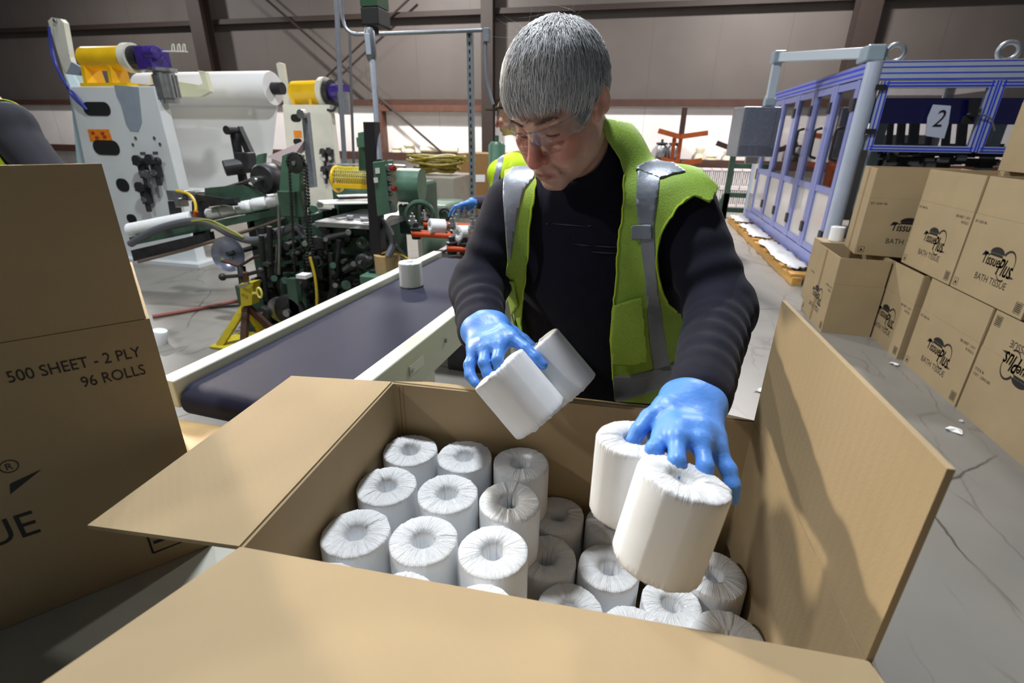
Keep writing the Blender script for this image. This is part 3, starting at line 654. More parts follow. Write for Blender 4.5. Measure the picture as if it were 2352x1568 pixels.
# parent roll with its hanging web
YR = 6.2
a = aty(330, 205, YR); b = aty(628, 205, YR); rr = abs(aty(500, 168, YR)[2]-aty(500, 246, YR)[2])/2
t2 = thing('parent_paper_roll', 'huge white parent paper roll held between the two unwind stands', 'paper roll', ((a[0]+b[0])/2, YR, a[2]))
B2 = b.copy(); B2[2] = a[2]
MB().lathe([(0, 0), (rr*.97, 0), (rr, .02), (rr, B2[0]-a[0]-.02), (rr*.97, B2[0]-a[0]), (0, B2[0]-a[0])], a, (1, 0, 0), 48).build('paper_roll_body', WHITE, t2, smooth=True)
MB().cyl(B2+np.array([-.01, 0, 0]), B2+np.array([.14, 0, 0]), rr*.36, n=24).build('core_plug', BLACK, t2)
m = MB(); zt_ = a[2]-rr*.97
m.prism([(a[0]+.05, YR+.05, zt_), (B2[0]-.02, YR+.05, zt_), (B2[0]-.02-.42, YR+.05, .55), (a[0]+.05, YR+.05, .55)], (0, .012, 0)); m.build('paper_web', WHITE, t2)
m = MB(); m.cyl((a[0], YR-.16, .66), (B2[0]-.50, YR-.16, .66), .11, n=24); o = m.build('web_roller', WHITE, None, smooth=True); tag(o, 'low white roller at the foot of the hanging paper web', 'roller')
o['label'] = 'white lower roller at the foot of the hanging paper web'
for x_ in (a[0]+.1, B2[0]-.6): MB().lh((x_-.06, YR-.1, 0), (x_+.06, YR+.0, .56)).build('roller_bracket', CREAM, o)
# far stand
Y2 = 7.4
def q2(px, py, Y=Y2): return aty(px, py, Y)
a0 = q2(648, 240); a1 = q2(755, 240); ab = q2(668, 420); ab1 = q2(765, 420)
t, slot, fr = unwind('far', 'farther cream unwind stand with a yellow drum, behind the green machine', Y2, (a0[0], a1[0], a0[0]-.12, a1[0]+.02, a0[2]), None, None, None, 1, False)
for (x0, y0, x1, y1) in ((668, 262, 692, 280), (674, 318, 694, 332)):
    A = q2(x0, (y0+y1)/2); Bq = q2(x1, (y0+y1)/2); h = abs(q2(x0, y0)[2]-q2(x0, y1)[2]); slot((A[0]+Bq[0])/2, A[2], Bq[0]-A[0], h, 'access_hole', HOLE)
MB().prism([q2(x, y, Y2-.003) for x, y in ((674, 300), (692, 300), (694, 316), (676, 316))], (0, -.003, 0)).build('warning_sticker', ORANGE, t)
MB().prism([q2(x, y, Y2+.3) for x, y in ((634, 146), (640, 143), (650, 146), (660, 215), (672, 260), (655, 260), (645, 200))], (0, .06, 0)).build('swing_arm', CREAM, t)
A = q2(678, 215, Y2+.25); Bq = q2(742, 213, Y2+.25); r2 = .175
du = MB().cyl(A, Bq, r2, n=24).build('drum', YELLOW, t, smooth=True)
for x in (682, 720): p = q2(x, 215, Y2+.25); MB().prism([p+np.array([0, -r2*.8, 0]), p+np.array([0, -r2, -.29]), p+np.array([0, r2, -.29]), p+np.array([0, r2*.8, 0])], (.05, 0, 0)).build('gusset', YELLOW, du)
MB().cyl(Bq, Bq+np.array([.08, 0, 0]), r2*1.25, n=24).build('flange', CREAM, t)
m = MB(); m.cyl(Bq+np.array([.07, 0, 0]), Bq+np.array([.16, 0, 0]), r2*1.05, n=20); m.build('flange_bore', DARK, t)
m = MB(); m.cyl(Bq+np.array([.15, 0, 0]), Bq+np.array([.38, 0, 0]), r2*.7, n=16); m.box(Bq+np.array([.36, 0, 0]), (.16, .2, .2)); m.build('gearbox', PURPLE, t)
cM = q2(790, 235, Y2+.2); m = MB(); m.cyl(cM+np.array([0, 0, .14]), cM+np.array([0, 0, -.17]), .10, n=18); m.build('motor', STEEL, t)
m = MB(); m.tube(spline([q2(752, 252, Y2), q2(765, 254, Y2), q2(775, 240, Y2+.1), q2(785, 232, Y2+.15)], 6), .018); m.build('motor_cable', BLACK, t)
for x, y in ((748, 350), (762, 348), (750, 390), (764, 388)): valve(t, x, y, Y2, .8)
# ================================================================== GREEN CUTTING MACHINE
YG = 3.3
G = thing('cutting_machine', 'old green tissue cutting machine with chains, wheels and a long log trough', 'machine', (-2.5, 3.8, 0))
def g(px, py, Y=YG): return aty(px, py, Y)
DGREEN = mat('dark_green', srgb(52, 78, 64), .5, var=.3, vscale=12, dirt=(srgb(30, 30, 28), 6, .52))  # darker, greasier machine green for the body
m = MB()
m.pbox(602, 500, 715, 742, 3.62, .5); m.pbox(720, 520, 862, 640, 3.62, .6); m.pbox(735, 635, 800, 740, 3.5, .5)
m.pbox(585, 470, 640, 760, 3.75, .3)
m.build('body', DGREEN, G, bevel=.012)
m = MB(); m.pbox(722, 512, 868, 524, 3.3, .7); m.build('work_table', STEEL, G, bevel=.004)
m = MB(); m.pbox(728, 524, 862, 585, 3.45, .12); m.build('apron_plate', GREEN, G, bevel=.008)
m = MB(); m.pbox(828, 636, 905, 700, 2.95, .3); m.build('front_ledge', GREENL, G, bevel=.01)
m = MB(); m.pbox(640, 640, 700, 735, 3.4, .2); m.build('gear_case', GREEN, G, bevel=.02)
m = MB(); m.ppoly([(590, 356), (606, 352), (598, 450), (600, 530), (572, 530)], 3.75, .04); m.build('side_plate', GREENL, G)
m = MB(); m.ppoly([(648, 358), (662, 352), (690, 356), (688, 420), (700, 470), (692, 500), (646, 500), (642, 430)], 3.35, .05); m.build('side_plate', GREENL, G)
m = MB(); m.pbox(640, 440, 692, 498, 3.30, .05); m.build('bearing_block', GREEN, G, bevel=.006)
def wheel(name, px, py, Y, R, w, mt, hub=True, spokes=0, teeth=0):
    c = g(px, py, Y); m = MB(); m.lathe([(R*.25, 0), (R*.86, 0), (R, w*.15), (R, w*.85), (R*.86, w), (R*.25, w)], c, (0, -1, 0), 32)
    if teeth:
        for k in range(teeth):
            a = 2*math.pi*k/teeth; m.box(c+np.array([math.cos(a)*R*1.02, -w/2, math.sin(a)*R*1.02]), (R*.12, w*.5, R*.09), np.array([[math.cos(a), 0, -math.sin(a)], [0, 1, 0], [math.sin(a), 0, math.cos(a)]]))
    o = m.build(name, mt, G, smooth=True)
    if hub: MB().cyl(c+np.array([0, -w*1.6, 0]), c+np.array([0, .1, 0]), R*.22, n=14).build('hub', STEEL, o, smooth=True)
    return o
wheel('sprocket', 680, 374, 3.28, .068, .02, DARK, teeth=24); wheel('sprocket', 693, 648, 3.26, .06, .02, DARK, teeth=22)
def chain(pa, pb, Y, r1, r2):
    A, B = g(*pa, Y), g(*pb, Y); m = MB(); d = B-A; ln = np.linalg.norm(d); u = d/ln; nx = np.array([-u[2], 0, u[0]])
    k = int(ln/.024); path = [A+nx*(r1+(r2-r1)*i/k)+u*(i*.024) for i in range(k)]+[B+(nx*math.cos(t)+u*math.sin(t))*r2 for t in np.linspace(0, math.pi, 9)]+[A-nx*(r1+(r2-r1)*i/k)+u*(i*.024) for i in range(k)][::-1]+[A-(nx*math.cos(t)+u*math.sin(t))*r1 for t in np.linspace(0, math.pi, 9)]
    m.tube(np.array(path), .004, 5)
    for i, p in enumerate(path):
        tn = path[(i+1) % len(path)]-path[i-1]; m.box(p, (.016, .014, .018), frame_z(tn, (0, 1, 0))); m.cyl(p+np.array([0, -.01, 0]), p+np.array([0, .01, 0]), .006, n=6)
    m.build('drive_chain', DARK, G)
chain((682, 374), (693, 648), 3.27, .062, .055); chain((690, 380), (712, 640), 3.40, .05, .04)
wheel('flywheel', 672, 712, 3.15, .13, .05, DARK); wheel('flywheel', 648, 708, 3.22, .10, .05, STEEL); wheel('pulley', 612, 715, 3.2, .055, .05, DARK)
wheel('belt_pulley', 632, 408, 3.6, .115, .16, DARK); wheel('knob_wheel', 836, 598, 3.1, .05, .04, DARK); wheel('round_boss', 834, 556, 3.38, .045, .03, GREEN)
m = MB(); m.prism([g(658, 640, 3.1), g(678, 640, 3.1), g(690, 740, 3.1), g(668, 740, 3.1)], (0, .05, 0)); m.build('guard_bracket', GREEN, G)
MB().pbox(680, 632, 702, 640, 3.08, .08).build('paper_tag', WHITE, G)
m = MB(); m.ptube([(640, 470, 3.3), (642, 560, 3.3), (641, 630, 3.3)], .012); m.ptube([(636, 560, 3.35), (632, 640, 3.35)], .01); m.build('push_rod', STEEL, G)
m = MB(); 
for (x0, y0, x1, y1, r_) in ((745, 548, 800, 535, .022), (780, 550, 770, 650, .018), (760, 580, 765, 660, .022), (790, 620, 815, 606, .03), (770, 640, 760, 690, .03), (600, 540, 612, 690, .02), (618, 520, 625, 650, .02), (870, 520, 930, 590, .018), (905, 590, 965, 612, .022), (880, 540, 925, 640, .016)): MB().ptube([(x0, y0, 3.3), (x1, y1, 3.32)], r_).build('linkage', DARK, G, smooth=True)
m = MB()
for (x, y, r_) in ((748, 550, .025), (800, 534, .03), (770, 655, .03), (765, 610, .035), (812, 606, .03), (795, 655, .05), (720, 480, .04), (735, 470, .03), (700, 560, .03), (655, 645, .04), (630, 640, .035)): MB().cyl(g(x, y, 3.30), g(x, y, 3.22), r_*.8, r_*.6, 12).build('joint_fitting', GREEN if r_ > .03 else STEEL, G, smooth=True)
m = MB(); r3 = random.Random(5)
for k in range(90):
    x = r3.uniform(600, 860); y = r3.uniform(520, 735)
    if r3.random() < .5: m.pcyl(x, y, 3.44+r3.uniform(0, .1), r3.uniform(.012, .04), -r3.uniform(.03, .14), 10)
    else: m.box(g(x, y, 3.45), (r3.uniform(.02, .10), r3.uniform(.03, .16), r3.uniform(.02, .12)), r3.uniform(-.2, .2))
o = m.build('fittings', DARK, G, bevel=.003); o['kind'] = 'stuff'
m = MB()
for k in range(28):
    x = r3.uniform(610, 860); y = r3.uniform(530, 720); m.pcyl(x, y, 3.42, r3.uniform(.008, .02), -r3.uniform(.05, .16), 10)
o = m.build('bolts', mat('greasy_steel', srgb(84, 86, 80), .4, .6), G); o['kind'] = 'stuff'
# lever with the black motor, left of the plates
m = MB(); m.ppoly([(528, 310), (541, 306), (552, 380), (566, 440), (576, 470), (556, 470), (545, 400)], 3.9, .05); m.ppoly([(540, 294), (548, 290), (586, 372), (572, 378)], 3.95, .05); m.build('lever_arm', DARK, G)
c = g(532, 299, 3.9); MB().cyl(c+np.array([0, -.06, 0]), c+np.array([0, .09, 0]), .035, n=16).build('pivot_knob', BLACK, G)
c = g(525, 386, 3.85); m = MB(); m.cyl(c+np.array([0, -.05, 0]), c+np.array([.16, .12, .03]), .065, n=20); m.box(c+np.array([.14, .06, .05]), (.14, .1, .16)); m.build('drive_motor', DARK, G, bevel=.008)
m = MB(); m.bar(g(560, 385, 3.9), g(612, 380, 3.8), .03, .03); m.build('cross_shaft', STEEL, G)
# flat belt
m = MB(); pts = [g(470, 445, 3.75), g(560, 418, 3.7), g(620, 395, 3.62), g(650, 382, 3.6)]
for i in range(3): m.prism([pts[i], pts[i+1], pts[i+1]+np.array([0, .12, 0]), pts[i]+np.array([0, .12, 0])], (0, 0, .012))
FB = mat('flat_belt', srgb(120, 104, 104), .6)
m.build('flat_belt', FB, G)
m = MB(); m.prism([g(612, 360, 3.6), g(700, 322, 4.0), g(700, 345, 4.0), g(660, 378, 3.6)], (0, .02, .0)); m.build('flat_belt', FB, G)
m = MB(); m.prism([g(692, 258, 4.0), g(704, 258, 4.0), g(722, 430, 4.0), g(708, 432, 4.0)], (0, .05, 0)); m.build('upright_bar', GALV, G)
MB().pcyl(698, 262, 3.99, .035, -.05).build('bar_bolt', STEEL, G)
m = MB(); m.ppoly([(470, 432), (555, 424), (600, 440), (620, 452), (560, 464), (470, 462)], 3.7, .08); m.build('rail_bracket', GREEN, G)
for a_ in ((383, 438, 418, 462, 3.75, .1), (430, 440, 452, 458, 3.72, .1), (400, 455, 412, 476, 3.7, .1)): MB().pbox(*a_).build('sensor_housing', STEEL, G, bevel=.005)
m = MB(); m.ppoly([(385, 462), (402, 462), (410, 500), (392, 505)], 3.8, .05); m.pbox(416, 445, 470, 460, 3.78, .06); m.bar(g(455, 452, 3.7), g(540, 465, 3.6), .05, .05); m.bar(g(470, 470, 3.6), g(545, 460, 3.6), .06, .04); m.build('sensor_bar', DARK, G)
m = MB(); m.tube(spline([g(405, 438, 3.7), g(432, 445, 3.65), g(448, 465, 3.6), g(450, 490, 3.55)], 6), .012); m.build('sensor_cable', mat('yellow_cable', srgb(206, 176, 40), .4), G)
MB().ptube([(450, 485, 3.54), (448, 510, 3.54)], .02).build('orange_plug', RUST, G)
m = MB(); m.ppoly([(440, 462), (466, 462), (474, 560), (444, 562)], 3.68, .06); m.build('trough_post', DARK, G)
# trough
tr0, tr1 = g(296, 545, 3.55), g(642, 478, 3.62)
m = MB(); d = tr1-tr0
m.prism([tr0, tr1, tr1+np.array([0, 0, -.055]), tr0+np.array([0, 0, -.075])], (0, .03, 0)); m.prism([tr0+np.array([0, .03, -.001]), tr1+np.array([0, .03, .0]), tr1+np.array([0, .17, .0]), tr0+np.array([0, .17, -.001])], (0, 0, -.02)); m.build('log_trough', GREEN, G)
m = MB(); a = g(300, 575, 3.5); b = g(470, 535, 3.55); m.prism([a, b, b+np.array([0, 0, -.08]), a+np.array([0, 0, -.10])], (0, .1, 0)); m.build('trough_beam', DARK, G)
m = MB(); m.ptube([(318, 601, 3.45), (430, 572, 3.5), (600, 520, 3.55), (660, 498, 3.6)], .014); m.build('guide_rod', mat('rod_brown', srgb(120, 104, 92), .5, .3), G)
m = MB(); m.tube(spline([g(300, 560, 3.45), g(360, 527, 3.45), g(430, 509, 3.45), g(480, 512, 3.42), g(530, 538, 3.4), g(580, 552, 3.38), g(630, 540, 3.36), g(680, 522, 3.35), g(700, 545, 3.35)], 8), .030, 12); m.build('hose', mat('grey_hose', srgb(92, 94, 102), .5), G, smooth=True)
m = MB()
for dz, c_ in ((0, 0), (.012, 0)): m.tube(spline([g(440, 508, 3.40), g(480, 505+dz*400, 3.40), g(530, 528+dz*500, 3.37), g(560, 545, 3.36)], 8), .007)
m.build('wire', mat('wire_green', srgb(150, 150, 70), .5), G)
c = g(523, 584, 3.32); m = MB(); m.lathe([(.0, -.05), (.06, -.045), (.11, -.025), (.135, .0), (.139, .003), (.139, -.006), (.112, -.034), (.0, -.062)], c, (.15, -1, .12), 40); o = m.build('round_dish', mat('dish_metal', srgb(150, 156, 176), .25, .8), G, smooth=True)
MB().cyl(c, c+np.array([.02, .3, .0]), .02, n=10).build('dish_stem', DARK, o)
m = MB(); m.bar(g(512, 598, 3.1), g(552, 610, 3.1), .05, .012); m.bar(g(552, 610, 3.1), g(590, 587, 3.1), .05, .012); m.build('angle_bracket', BROWN, G)
m = MB(); m.cyl(g(554, 612, 3.1), g(560, 660, 3.05), .03); m.tube([g(512, 636, 3.05), g(560, 632, 3.05), g(598, 622, 3.05)], .014); m.ball(g(511, 636, 3.05), .028); m.ball(g(598, 621, 3.05), .025); m.build('crank_handle', DARK, G, smooth=True)
m = MB(); m.pbox(552, 660, 582, 775, 3.2, .18); m.build('support_column', GREEN, G)
# yellow guards, rear section and bed
m = MB(); c0, c1 = g(768, 412, 3.9), g(852, 412, 3.9); r_ = .10
a = np.linspace(-.3, 3.3, 12)
for i in range(18):
    x = c0[0]+(c1[0]-c0[0])*i/17; m.tube([(x+(.02 if j % 2 else 0), 3.95-r_*math.cos(t)*1.0, c0[2]+r_*math.sin(t)) for j, t in enumerate(a)], .003, 5)
for t in np.linspace(.2, 2.9, 9): m.tube([(c0[0], 3.95-r_*math.cos(t), c0[2]+r_*math.sin(t)), (c1[0], 3.95-r_*math.cos(t), c0[2]+r_*math.sin(t))], .004, 5)
MSH = m.build('mesh_guard', mat('mesh_yellow', srgb(214, 196, 40), .4), G)
m = MB(); m.pbox(766, 424, 856, 433, 3.82, .06); m.torus(c0+np.array([0, .05, 0]), (1, 0, 0), .10, .012); m.build('guard_rim', YELLOW, G)
MB().cyl(c0+np.array([.02, .06, 0]), c1+np.array([0, .06, 0]), .075, n=20).build('knife_roller', STEEL, G)
c = g(908, 425, 3.8); m = MB(); m.lathe([(.0, 0), (.15, 0), (.16, .02), (.16, .07), (.0, .07)], c, (-1, -.2, 0), 28); m.build('wheel_guard', YELLOW, G)
m = MB(); m.cyl(c+np.array([.04, 0, 0]), c+np.array([.22, .02, 0]), .13, n=24); m.build('gear_cover', GREENL, G, smooth=True)
for a_ in ((935, 420, 975, 520, 3.9, .3), (915, 470, 960, 540, 3.8, .3), (764, 432, 860, 500, 4.2, .3)): MB().pbox(*a_).build('rear_frame', GREEN, G, bevel=.02)
m = MB(); m.torus(g(965, 495, 3.6), (.3, -1, 0), .10, .02); m.build('handwheel', GREEN, G, smooth=True)
m = MB(); m.prism([g(728, 462, 4.1), g(850, 456, 4.1), g(850, 468, 3.7), g(745, 470, 3.7)], (0, 0, .008)); m.build('paper_sheet', WHITE, G)
m = MB(); m.prism([g(770, 447, 4.3), g(850, 444, 4.3), g(850, 452, 4.05), g(778, 453, 4.05)], (0, 0, .008)); m.build('paper_sheet', WHITE, G)
m = MB()
for k in range(14):
    x = r3.uniform(765, 865); y = r3.uniform(498, 514); p = g(x, y, 3.45); m.box(p, (r3.uniform(.03, .12), r3.uniform(.03, .12), .02), r3.uniform(0, 3))
o = m.build('paper_offcuts', mat('offcut', srgb(150, 150, 152), .8, var=.4, vscale=20), G); o['kind'] = 'stuff'
m = MB(); m.ptube([(755, 377, 4.2), (800, 378, 4.2), (845, 377, 4.2)], .008); m.ptube([(898, 380, 3.9), (930, 382, 3.9), (938, 410, 3.9), (946, 440, 3.9)], .012); m.build('air_line', STEEL, G)
m = MB(); m.ppoly([(822, 305), (848, 300), (852, 392), (824, 392)], 3.75, .05); m.pbox(819, 316, 858, 338, 3.7, .06); m.build('green_upright', GREENL, G)
m = MB(); m.ppoly([(834, 280), (860, 280), (866, 420), (876, 585), (851, 585), (842, 420)], 3.05, .07); m.build('square_post', mat('black_post', srgb(46, 44, 50), .45, .4), G)
MB().lh(g(846, 590, 3.0)-np.array([.02, -.02, .1]), g(880, 640, 3.0)+np.array([.05, .15, 0])).build('post_foot', DARK, G)
m = MB(); m.tube(spline([g(872, 500, 3.1), g(895, 530, 3.1), g(902, 560, 3.05), g(890, 590, 3.0)], 6), .022); m.build('hose', MATS['grey_hose'], G, smooth=True)
m = MB(); m.tube(spline([g(712, 590, 3.1), g(724, 640, 3.1), g(728, 690, 3.1), g(726, 740, 3.1)], 6), .010); m.build('wire', MATS['yellow_cable'], G)
# the white logs lying in the trough
def log(label, f0, f1, r_, off=0):
    A = tr0+d*f0+np.array([0, .098, .060+off]); B = tr0+d*f1+np.array([0, .098, .060+off]); o = MB().lathe([(0, 0), (r_*.9, 0), (r_, .006), (r_, np.linalg.norm(B-A)-.006), (r_*.9, np.linalg.norm(B-A)), (0, np.linalg.norm(B-A))], A, B-A, 24).build('tissue_log', PAPER, None, smooth=True); tag(o, label, 'tissue log', 'tissue logs in the green trough'); return o
log('long uncut white tissue log in the green trough, half hidden by the askew carton', -.05, .40, .060)
names = ['first short cut log after the sensor post in the trough', 'second short cut log after the sensor post in the trough', 'third short cut log after the sensor post in the trough', 'fourth short cut log after the sensor post in the trough', 'short cut log in the trough touching the green side plate']
for k, nm in enumerate(names): log(nm, .505+k*.098, .595+k*.098, .054, .004*(k % 2))
# control box
Bx = thing('control_box', 'green push-button control box hanging from a conduit', 'control box', g(876, 430, 3.0))
m = MB(); m.prism([g(855, 372, 3.0), g(884, 368, 3.0), g(896, 490, 3.0), g(866, 497, 3.0)], (0, .12, 0)); m.build('enclosure', GREENL, Bx, bevel=.006)
m = MB(); m.prism([g(884, 368, 3.0), g(896, 370, 3.1), g(908, 488, 3.1), g(896, 490, 3.0)], (.0, .03, 0)); m.build('front_cover', GREENL, Bx)
for k, (x, y) in enumerate(((892, 386), (893, 409), (895, 432), (896, 455))):
    c = g(x, y, 3.03); o = MB().cyl(c, c+np.array([.04, -.02, 0]), .026, n=16).build('push_button', STEEL, Bx, smooth=True)
    if k in (0, 2): MB().cyl(c+np.array([.035, -.02, 0]), c+np.array([.055, -.028, 0]), .016, n=12).build('button_cap', mat('red_cap%d' % k, srgb(150, 30, 30), .4), o)
c = g(898, 478, 3.03); MB().cyl(c, c+np.array([.008, -.004, 0]), .025, n=16).build('round_badge', PATCH, Bx)
MB().prism([g(862, 386, 2.998), g(872, 385, 2.998), g(873, 398, 2.998), g(863, 399, 2.998)], (0, -.003, 0)).build('small_label', WHITE, Bx)
MB().prism([g(858, 408, 2.998), g(868, 407, 2.998), g(869, 419, 2.998), g(860, 420, 2.998)], (0, -.003, 0)).build('small_label', WHITE, Bx)
YP = 3.4
m = MB(); m.tube([g(855, 135, YP), g(862, 230, 3.2), g(872, 368, 3.05)], .018); cd = m.build('conduit', PIPEG, Bx, smooth=True)
m = MB(); m.lathe([(0, -.10), (.025, -.095), (.034, -.07), (.034, .07), (.025, .095), (0, .10)], g(851, 103, YP), (0, 0, 1), 16); m.build('conduit_body', GALV, Bx, smooth=True)
m = MB(); m.box(g(851, 103, YP)+np.array([0, -.033, 0]), (.035, .008, .12)); m.build('cover_plate', ALU, cd, bevel=.003)
m = MB(); m.pbox(828, 14, 868, 58, YP, .18); m.pbox(842, 56, 858, 76, YP+.05, .08); m.build('drop_fitting', BLACK, Bx, bevel=.01)
m = MB(); m.pbox(824, -60, 864, 14, YP, .16); m.build('drop_duct', mat('duct_green', srgb(24, 74, 42), .4), Bx)
# jack stand
J = thing('jack_stand', 'yellow and rust jack stand under the end of the green machine', 'jack stand', atz(570, 790, 0))
yj = 2.95
c = g(566, 660, yj); m = MB(); m.prism([g(550, 652, yj), g(581, 648, yj), g(578, 700, yj), g(554, 704, yj)], (0, .08, 0)); OY = mat('worn_yellow', srgb(190, 172, 34), .6, var=.15, dirt=(srgb(90, 60, 36), 14, .6))
m.build('head', OY, J)
base = atz(575, 790, 0); tp = g(565, 700, yj+.04)
for (dx, dy, mt) in ((-.20, -.12, OY), (.02, -.13, BROWN), (.24, .06, BROWN), (-.05, .16, OY)):
    e = np.array([tp[0]+dx, tp[1]+dy, .012]); MB().bar(tp, e, .05, .03, (0, 1, 0)).build('leg', mt, J)
    
MB().box((tp[0], tp[1], .012), (.5, .34, .012)).build('foot_ring', OY, J)
MB().cyl(g(566, 650, yj+.04), g(564, 625, yj+.04), .02).build('ratchet_bar', BROWN, J)
m = MB(); m.torus(g(596, 672, yj-.02), (0, 1, 0), .03, .008, 20, 8, (.6, 1.2)); m.bar(g(580, 673, yj), g(590, 673, yj-.01), .014, .014); m.build('release_handle', mat('pale_yellow', srgb(230, 222, 110), .4), J, smooth=True)
MB().tube(spline([g(546, 655, yj-.03), g(556, 658, yj-.04), g(572, 650, yj-.03)], 5), .01).build('saddle_hook', STEEL, J)
m = MB(); m.tube([atz(350, 727, .02), atz(470, 706, .02), atz(555, 688, .02)], .018); o = m.build('floor_pipe', mat('red_pipe', srgb(140, 84, 76), .6, var=.3, vscale=3), None, smooth=True); tag(o, 'thin rusty red pipe lying on the floor by the jack stand', 'pipe')
o = MB().tube(spline([atz(480, 706, .012), atz(520, 703, .012), atz(560, 700, .012)], 5), .010).build('floor_cable', BLACK, None); tag(o, 'black cable lying along the red floor pipe', 'cable')
# tan tape core drum on the ledge
c = g(876, 628, 2.98); lz = g(860, 637, 2.95)[2]+.006
D_ = thing('cardboard_core', 'tan cardboard core full of odds and ends on the green ledge', 'cardboard core', (c[0], 3.08, lz))
MB().lathe([(.055, 0), (.088, 0), (.088, .125), (.048, .125), (.048, .02), (.055, 0)], (c[0], 3.08, lz+.001), (0, 0, 1), 32, cap=False).build('core_tube', HARD, D_, smooth=True)
m = MB(); m.lathe([(0, .1), (.03, .1), (.03, .145), (0, .15)], (c[0]-.01, 3.08, lz), (0, 0, 1), 12); m.build('odd_part', DARK, D_)
m = MB(); m.tube(spline([(c[0]-.03, 3.06, lz+.13), (c[0]+.02, 3.04, lz+.15), (c[0]+.10, 3.06, lz+.14), (c[0]+.20, 3.10, lz+.07)], 6), .006); m.build('yellow_cord', MATS['yellow_cable'], D_)

# ================================================================== PIPES ABOVE
YQ = 4.0
o = MB().tube([g(771, -40, 4.7), g(783, 230, 4.7), g(796, 440, 4.7), (g(801, 530, 4.7)[0], 4.7, .001)], .022, 10).build('vertical_pipe', PIPEG, None, smooth=True); tag(o, 'thick grey vertical pipe left of the control box conduit', 'pipe')
o = MB().tube([g(803, 72, 4.8), g(808, 250, 4.8), g(815, 440, 4.8), (g(818, 530, 4.8)[0], 4.8, .001)], .013, 10).build('vertical_pipe', mat('pipe_dark', srgb(110, 108, 112), .5, .4), None, smooth=True); tag(o, 'thin dark vertical pipe just right of the thick grey pipe', 'pipe')
t = thing('conduit_run', 'pale conduit bending sideways to the perforated strut', 'conduit', g(950, 75, YQ))
m = MB(); m.tube(spline([g(783, -40, YQ-.02), g(785, 20, YQ-.02), g(790, 55, YQ-.02), g(806, 75, YQ-.02), g(835, 79, YQ-.02), g(960, 75, YQ-.02), g(1080, 70, YQ-.02), g(1108, 69, YQ-.02)], 6), .014, 10); m.build('conduit', GALV, t, smooth=True)
m = MB(); m.pbox(1109, 63, 1123, 96, YQ-.04, .05); m.build('elbow_box', PIPEG, t, bevel=.004)
m = MB(); m.tube(spline([g(1115, 96, YQ-.02), g(1116, 150, YQ-.02), g(1120, 195, YQ-.02), g(1132, 240, YQ-.02)], 8), .014, 10); m.build('flexible_conduit', PIPEG, t, smooth=True)
t = thing('strut_channel', 'perforated grey strut channel standing behind the orange belts', 'strut', (g(1082, 520, YQ)[0], YQ, 0))
a = g(1079, 66, YQ); b = g(1084, 530, YQ); xs = (a[0]+b[0])/2
MB().lh((xs-.021, YQ, .0), (xs+.021, YQ+.04, a[2])).build('channel', GALV, t)
for z in np.arange(.62, a[2]-.03, .05): MB().lh((xs-.006, YQ-.0015, z), (xs+.006, YQ+.0, z+.024)).build('slot', HOLE, t)
# ================================================================== WRAPPER INFEED WITH ORANGE BELTS
W_ = thing('belt_infeed', 'dark roll feeder with orange belts at the far end of the conveyor', 'machine', (g(1040, 560, 3.2)[0], 3.2, 0))
OB = mat('orange_belt', srgb(206, 78, 26), .5, var=.1)
def obelt(xa, xb, Y, z, r_=.035):
    m = MB(); pts = [(xa+r_*math.cos(a), Y+r_*math.sin(a), z) for a in np.linspace(math.pi/2, 3*math.pi/2, 10)]+[(xb+r_*math.cos(a), Y+r_*math.sin(a), z) for a in np.linspace(-math.pi/2, math.pi/2, 10)]
    k = len(pts); V = [p for p in pts]+[(p[0], p[1], p[2]+.035) for p in pts]; m.add(V, [(i, (i+1) % k, k+(i+1) % k, k+i) for i in range(k)])
    V2 = [(p[0]+(xa+xb)/2*0, p[1]*1, p[2]) for p in pts]
    o = m.build('orange_belt', OB, W_, smooth=True); s_ = o.modifiers.new('thick', 'SOLIDIFY'); s_.thickness = .008
    for x in (xa, xb):
        MB().lathe([(0, -.02), (r_*.9, -.02), (r_*.9, .045), (r_*1.05, .047), (r_*1.05, .055), (.02, .06), (.02, .09), (.0, .095)], (x, Y, z), (0, 0, 1), 18).build('idler', DARK, W_, smooth=True)
z0 = .885
xL = g(1000, 530, 3.1)[0]; xR = g(1190, 540, 3.1)[0]
obelt(g(955, 520, 3.2)[0], g(1045, 520, 3.2)[0], 3.2, .87); obelt(g(1040, 545, 3.0)[0], g(1062, 545, 3.0)[0]+.02, 2.98, .835); obelt(g(1090, 550, 2.95)[0], g(1200, 550, 2.95)[0], 2.93, .835); obelt(g(980, 505, 3.5)[0], g(1120, 505, 3.5)[0], 3.52, .88)
m = MB(); xa = g(990, 575, 3.0)[0]; xb = g(1150, 575, 3.0)[0]; m.lh((xa, 2.80, .76), (xb, 3.45, .785)); m.build('feed_plate', DARK, W_, bevel=.004)
m = MB(); m.lh((xa+.02, 2.82, .70), (xb, 2.87, .76)); m.lh((xa+.0, 2.85, .72), (xa+.04, 3.45, .80)); m.build('side_rail', STEEL, W_)
m = MB(); m.lh((xa+.1, 2.95, .0), (xb-.05, 3.4, .70)); m.build('cabinet', DARK, W_, bevel=.01)
m = MB()
for x, y, Y in ((948, 513, 3.2), (975, 505, 3.4), (1040, 520, 3.0), (1055, 498, 3.3), (1068, 500, 3.3), (1092, 498, 3.3), (1085, 525, 3.0)):
    c = g(x, y, Y); MB().lathe([(.03, 0), (.03, .02), (.018, .02), (.018, .05), (.008, .05), (.008, .07), (0, .07)], c, (0, 0, 1), 10).build('spindle', STEEL, W_)
axr = (-.55, -.8, .1)
c = g(1066, 536, 3.02); roll('toilet roll lying on its side on the orange belts, with its end facing out', c, axr, center=True, group='toilet rolls on the orange belts')
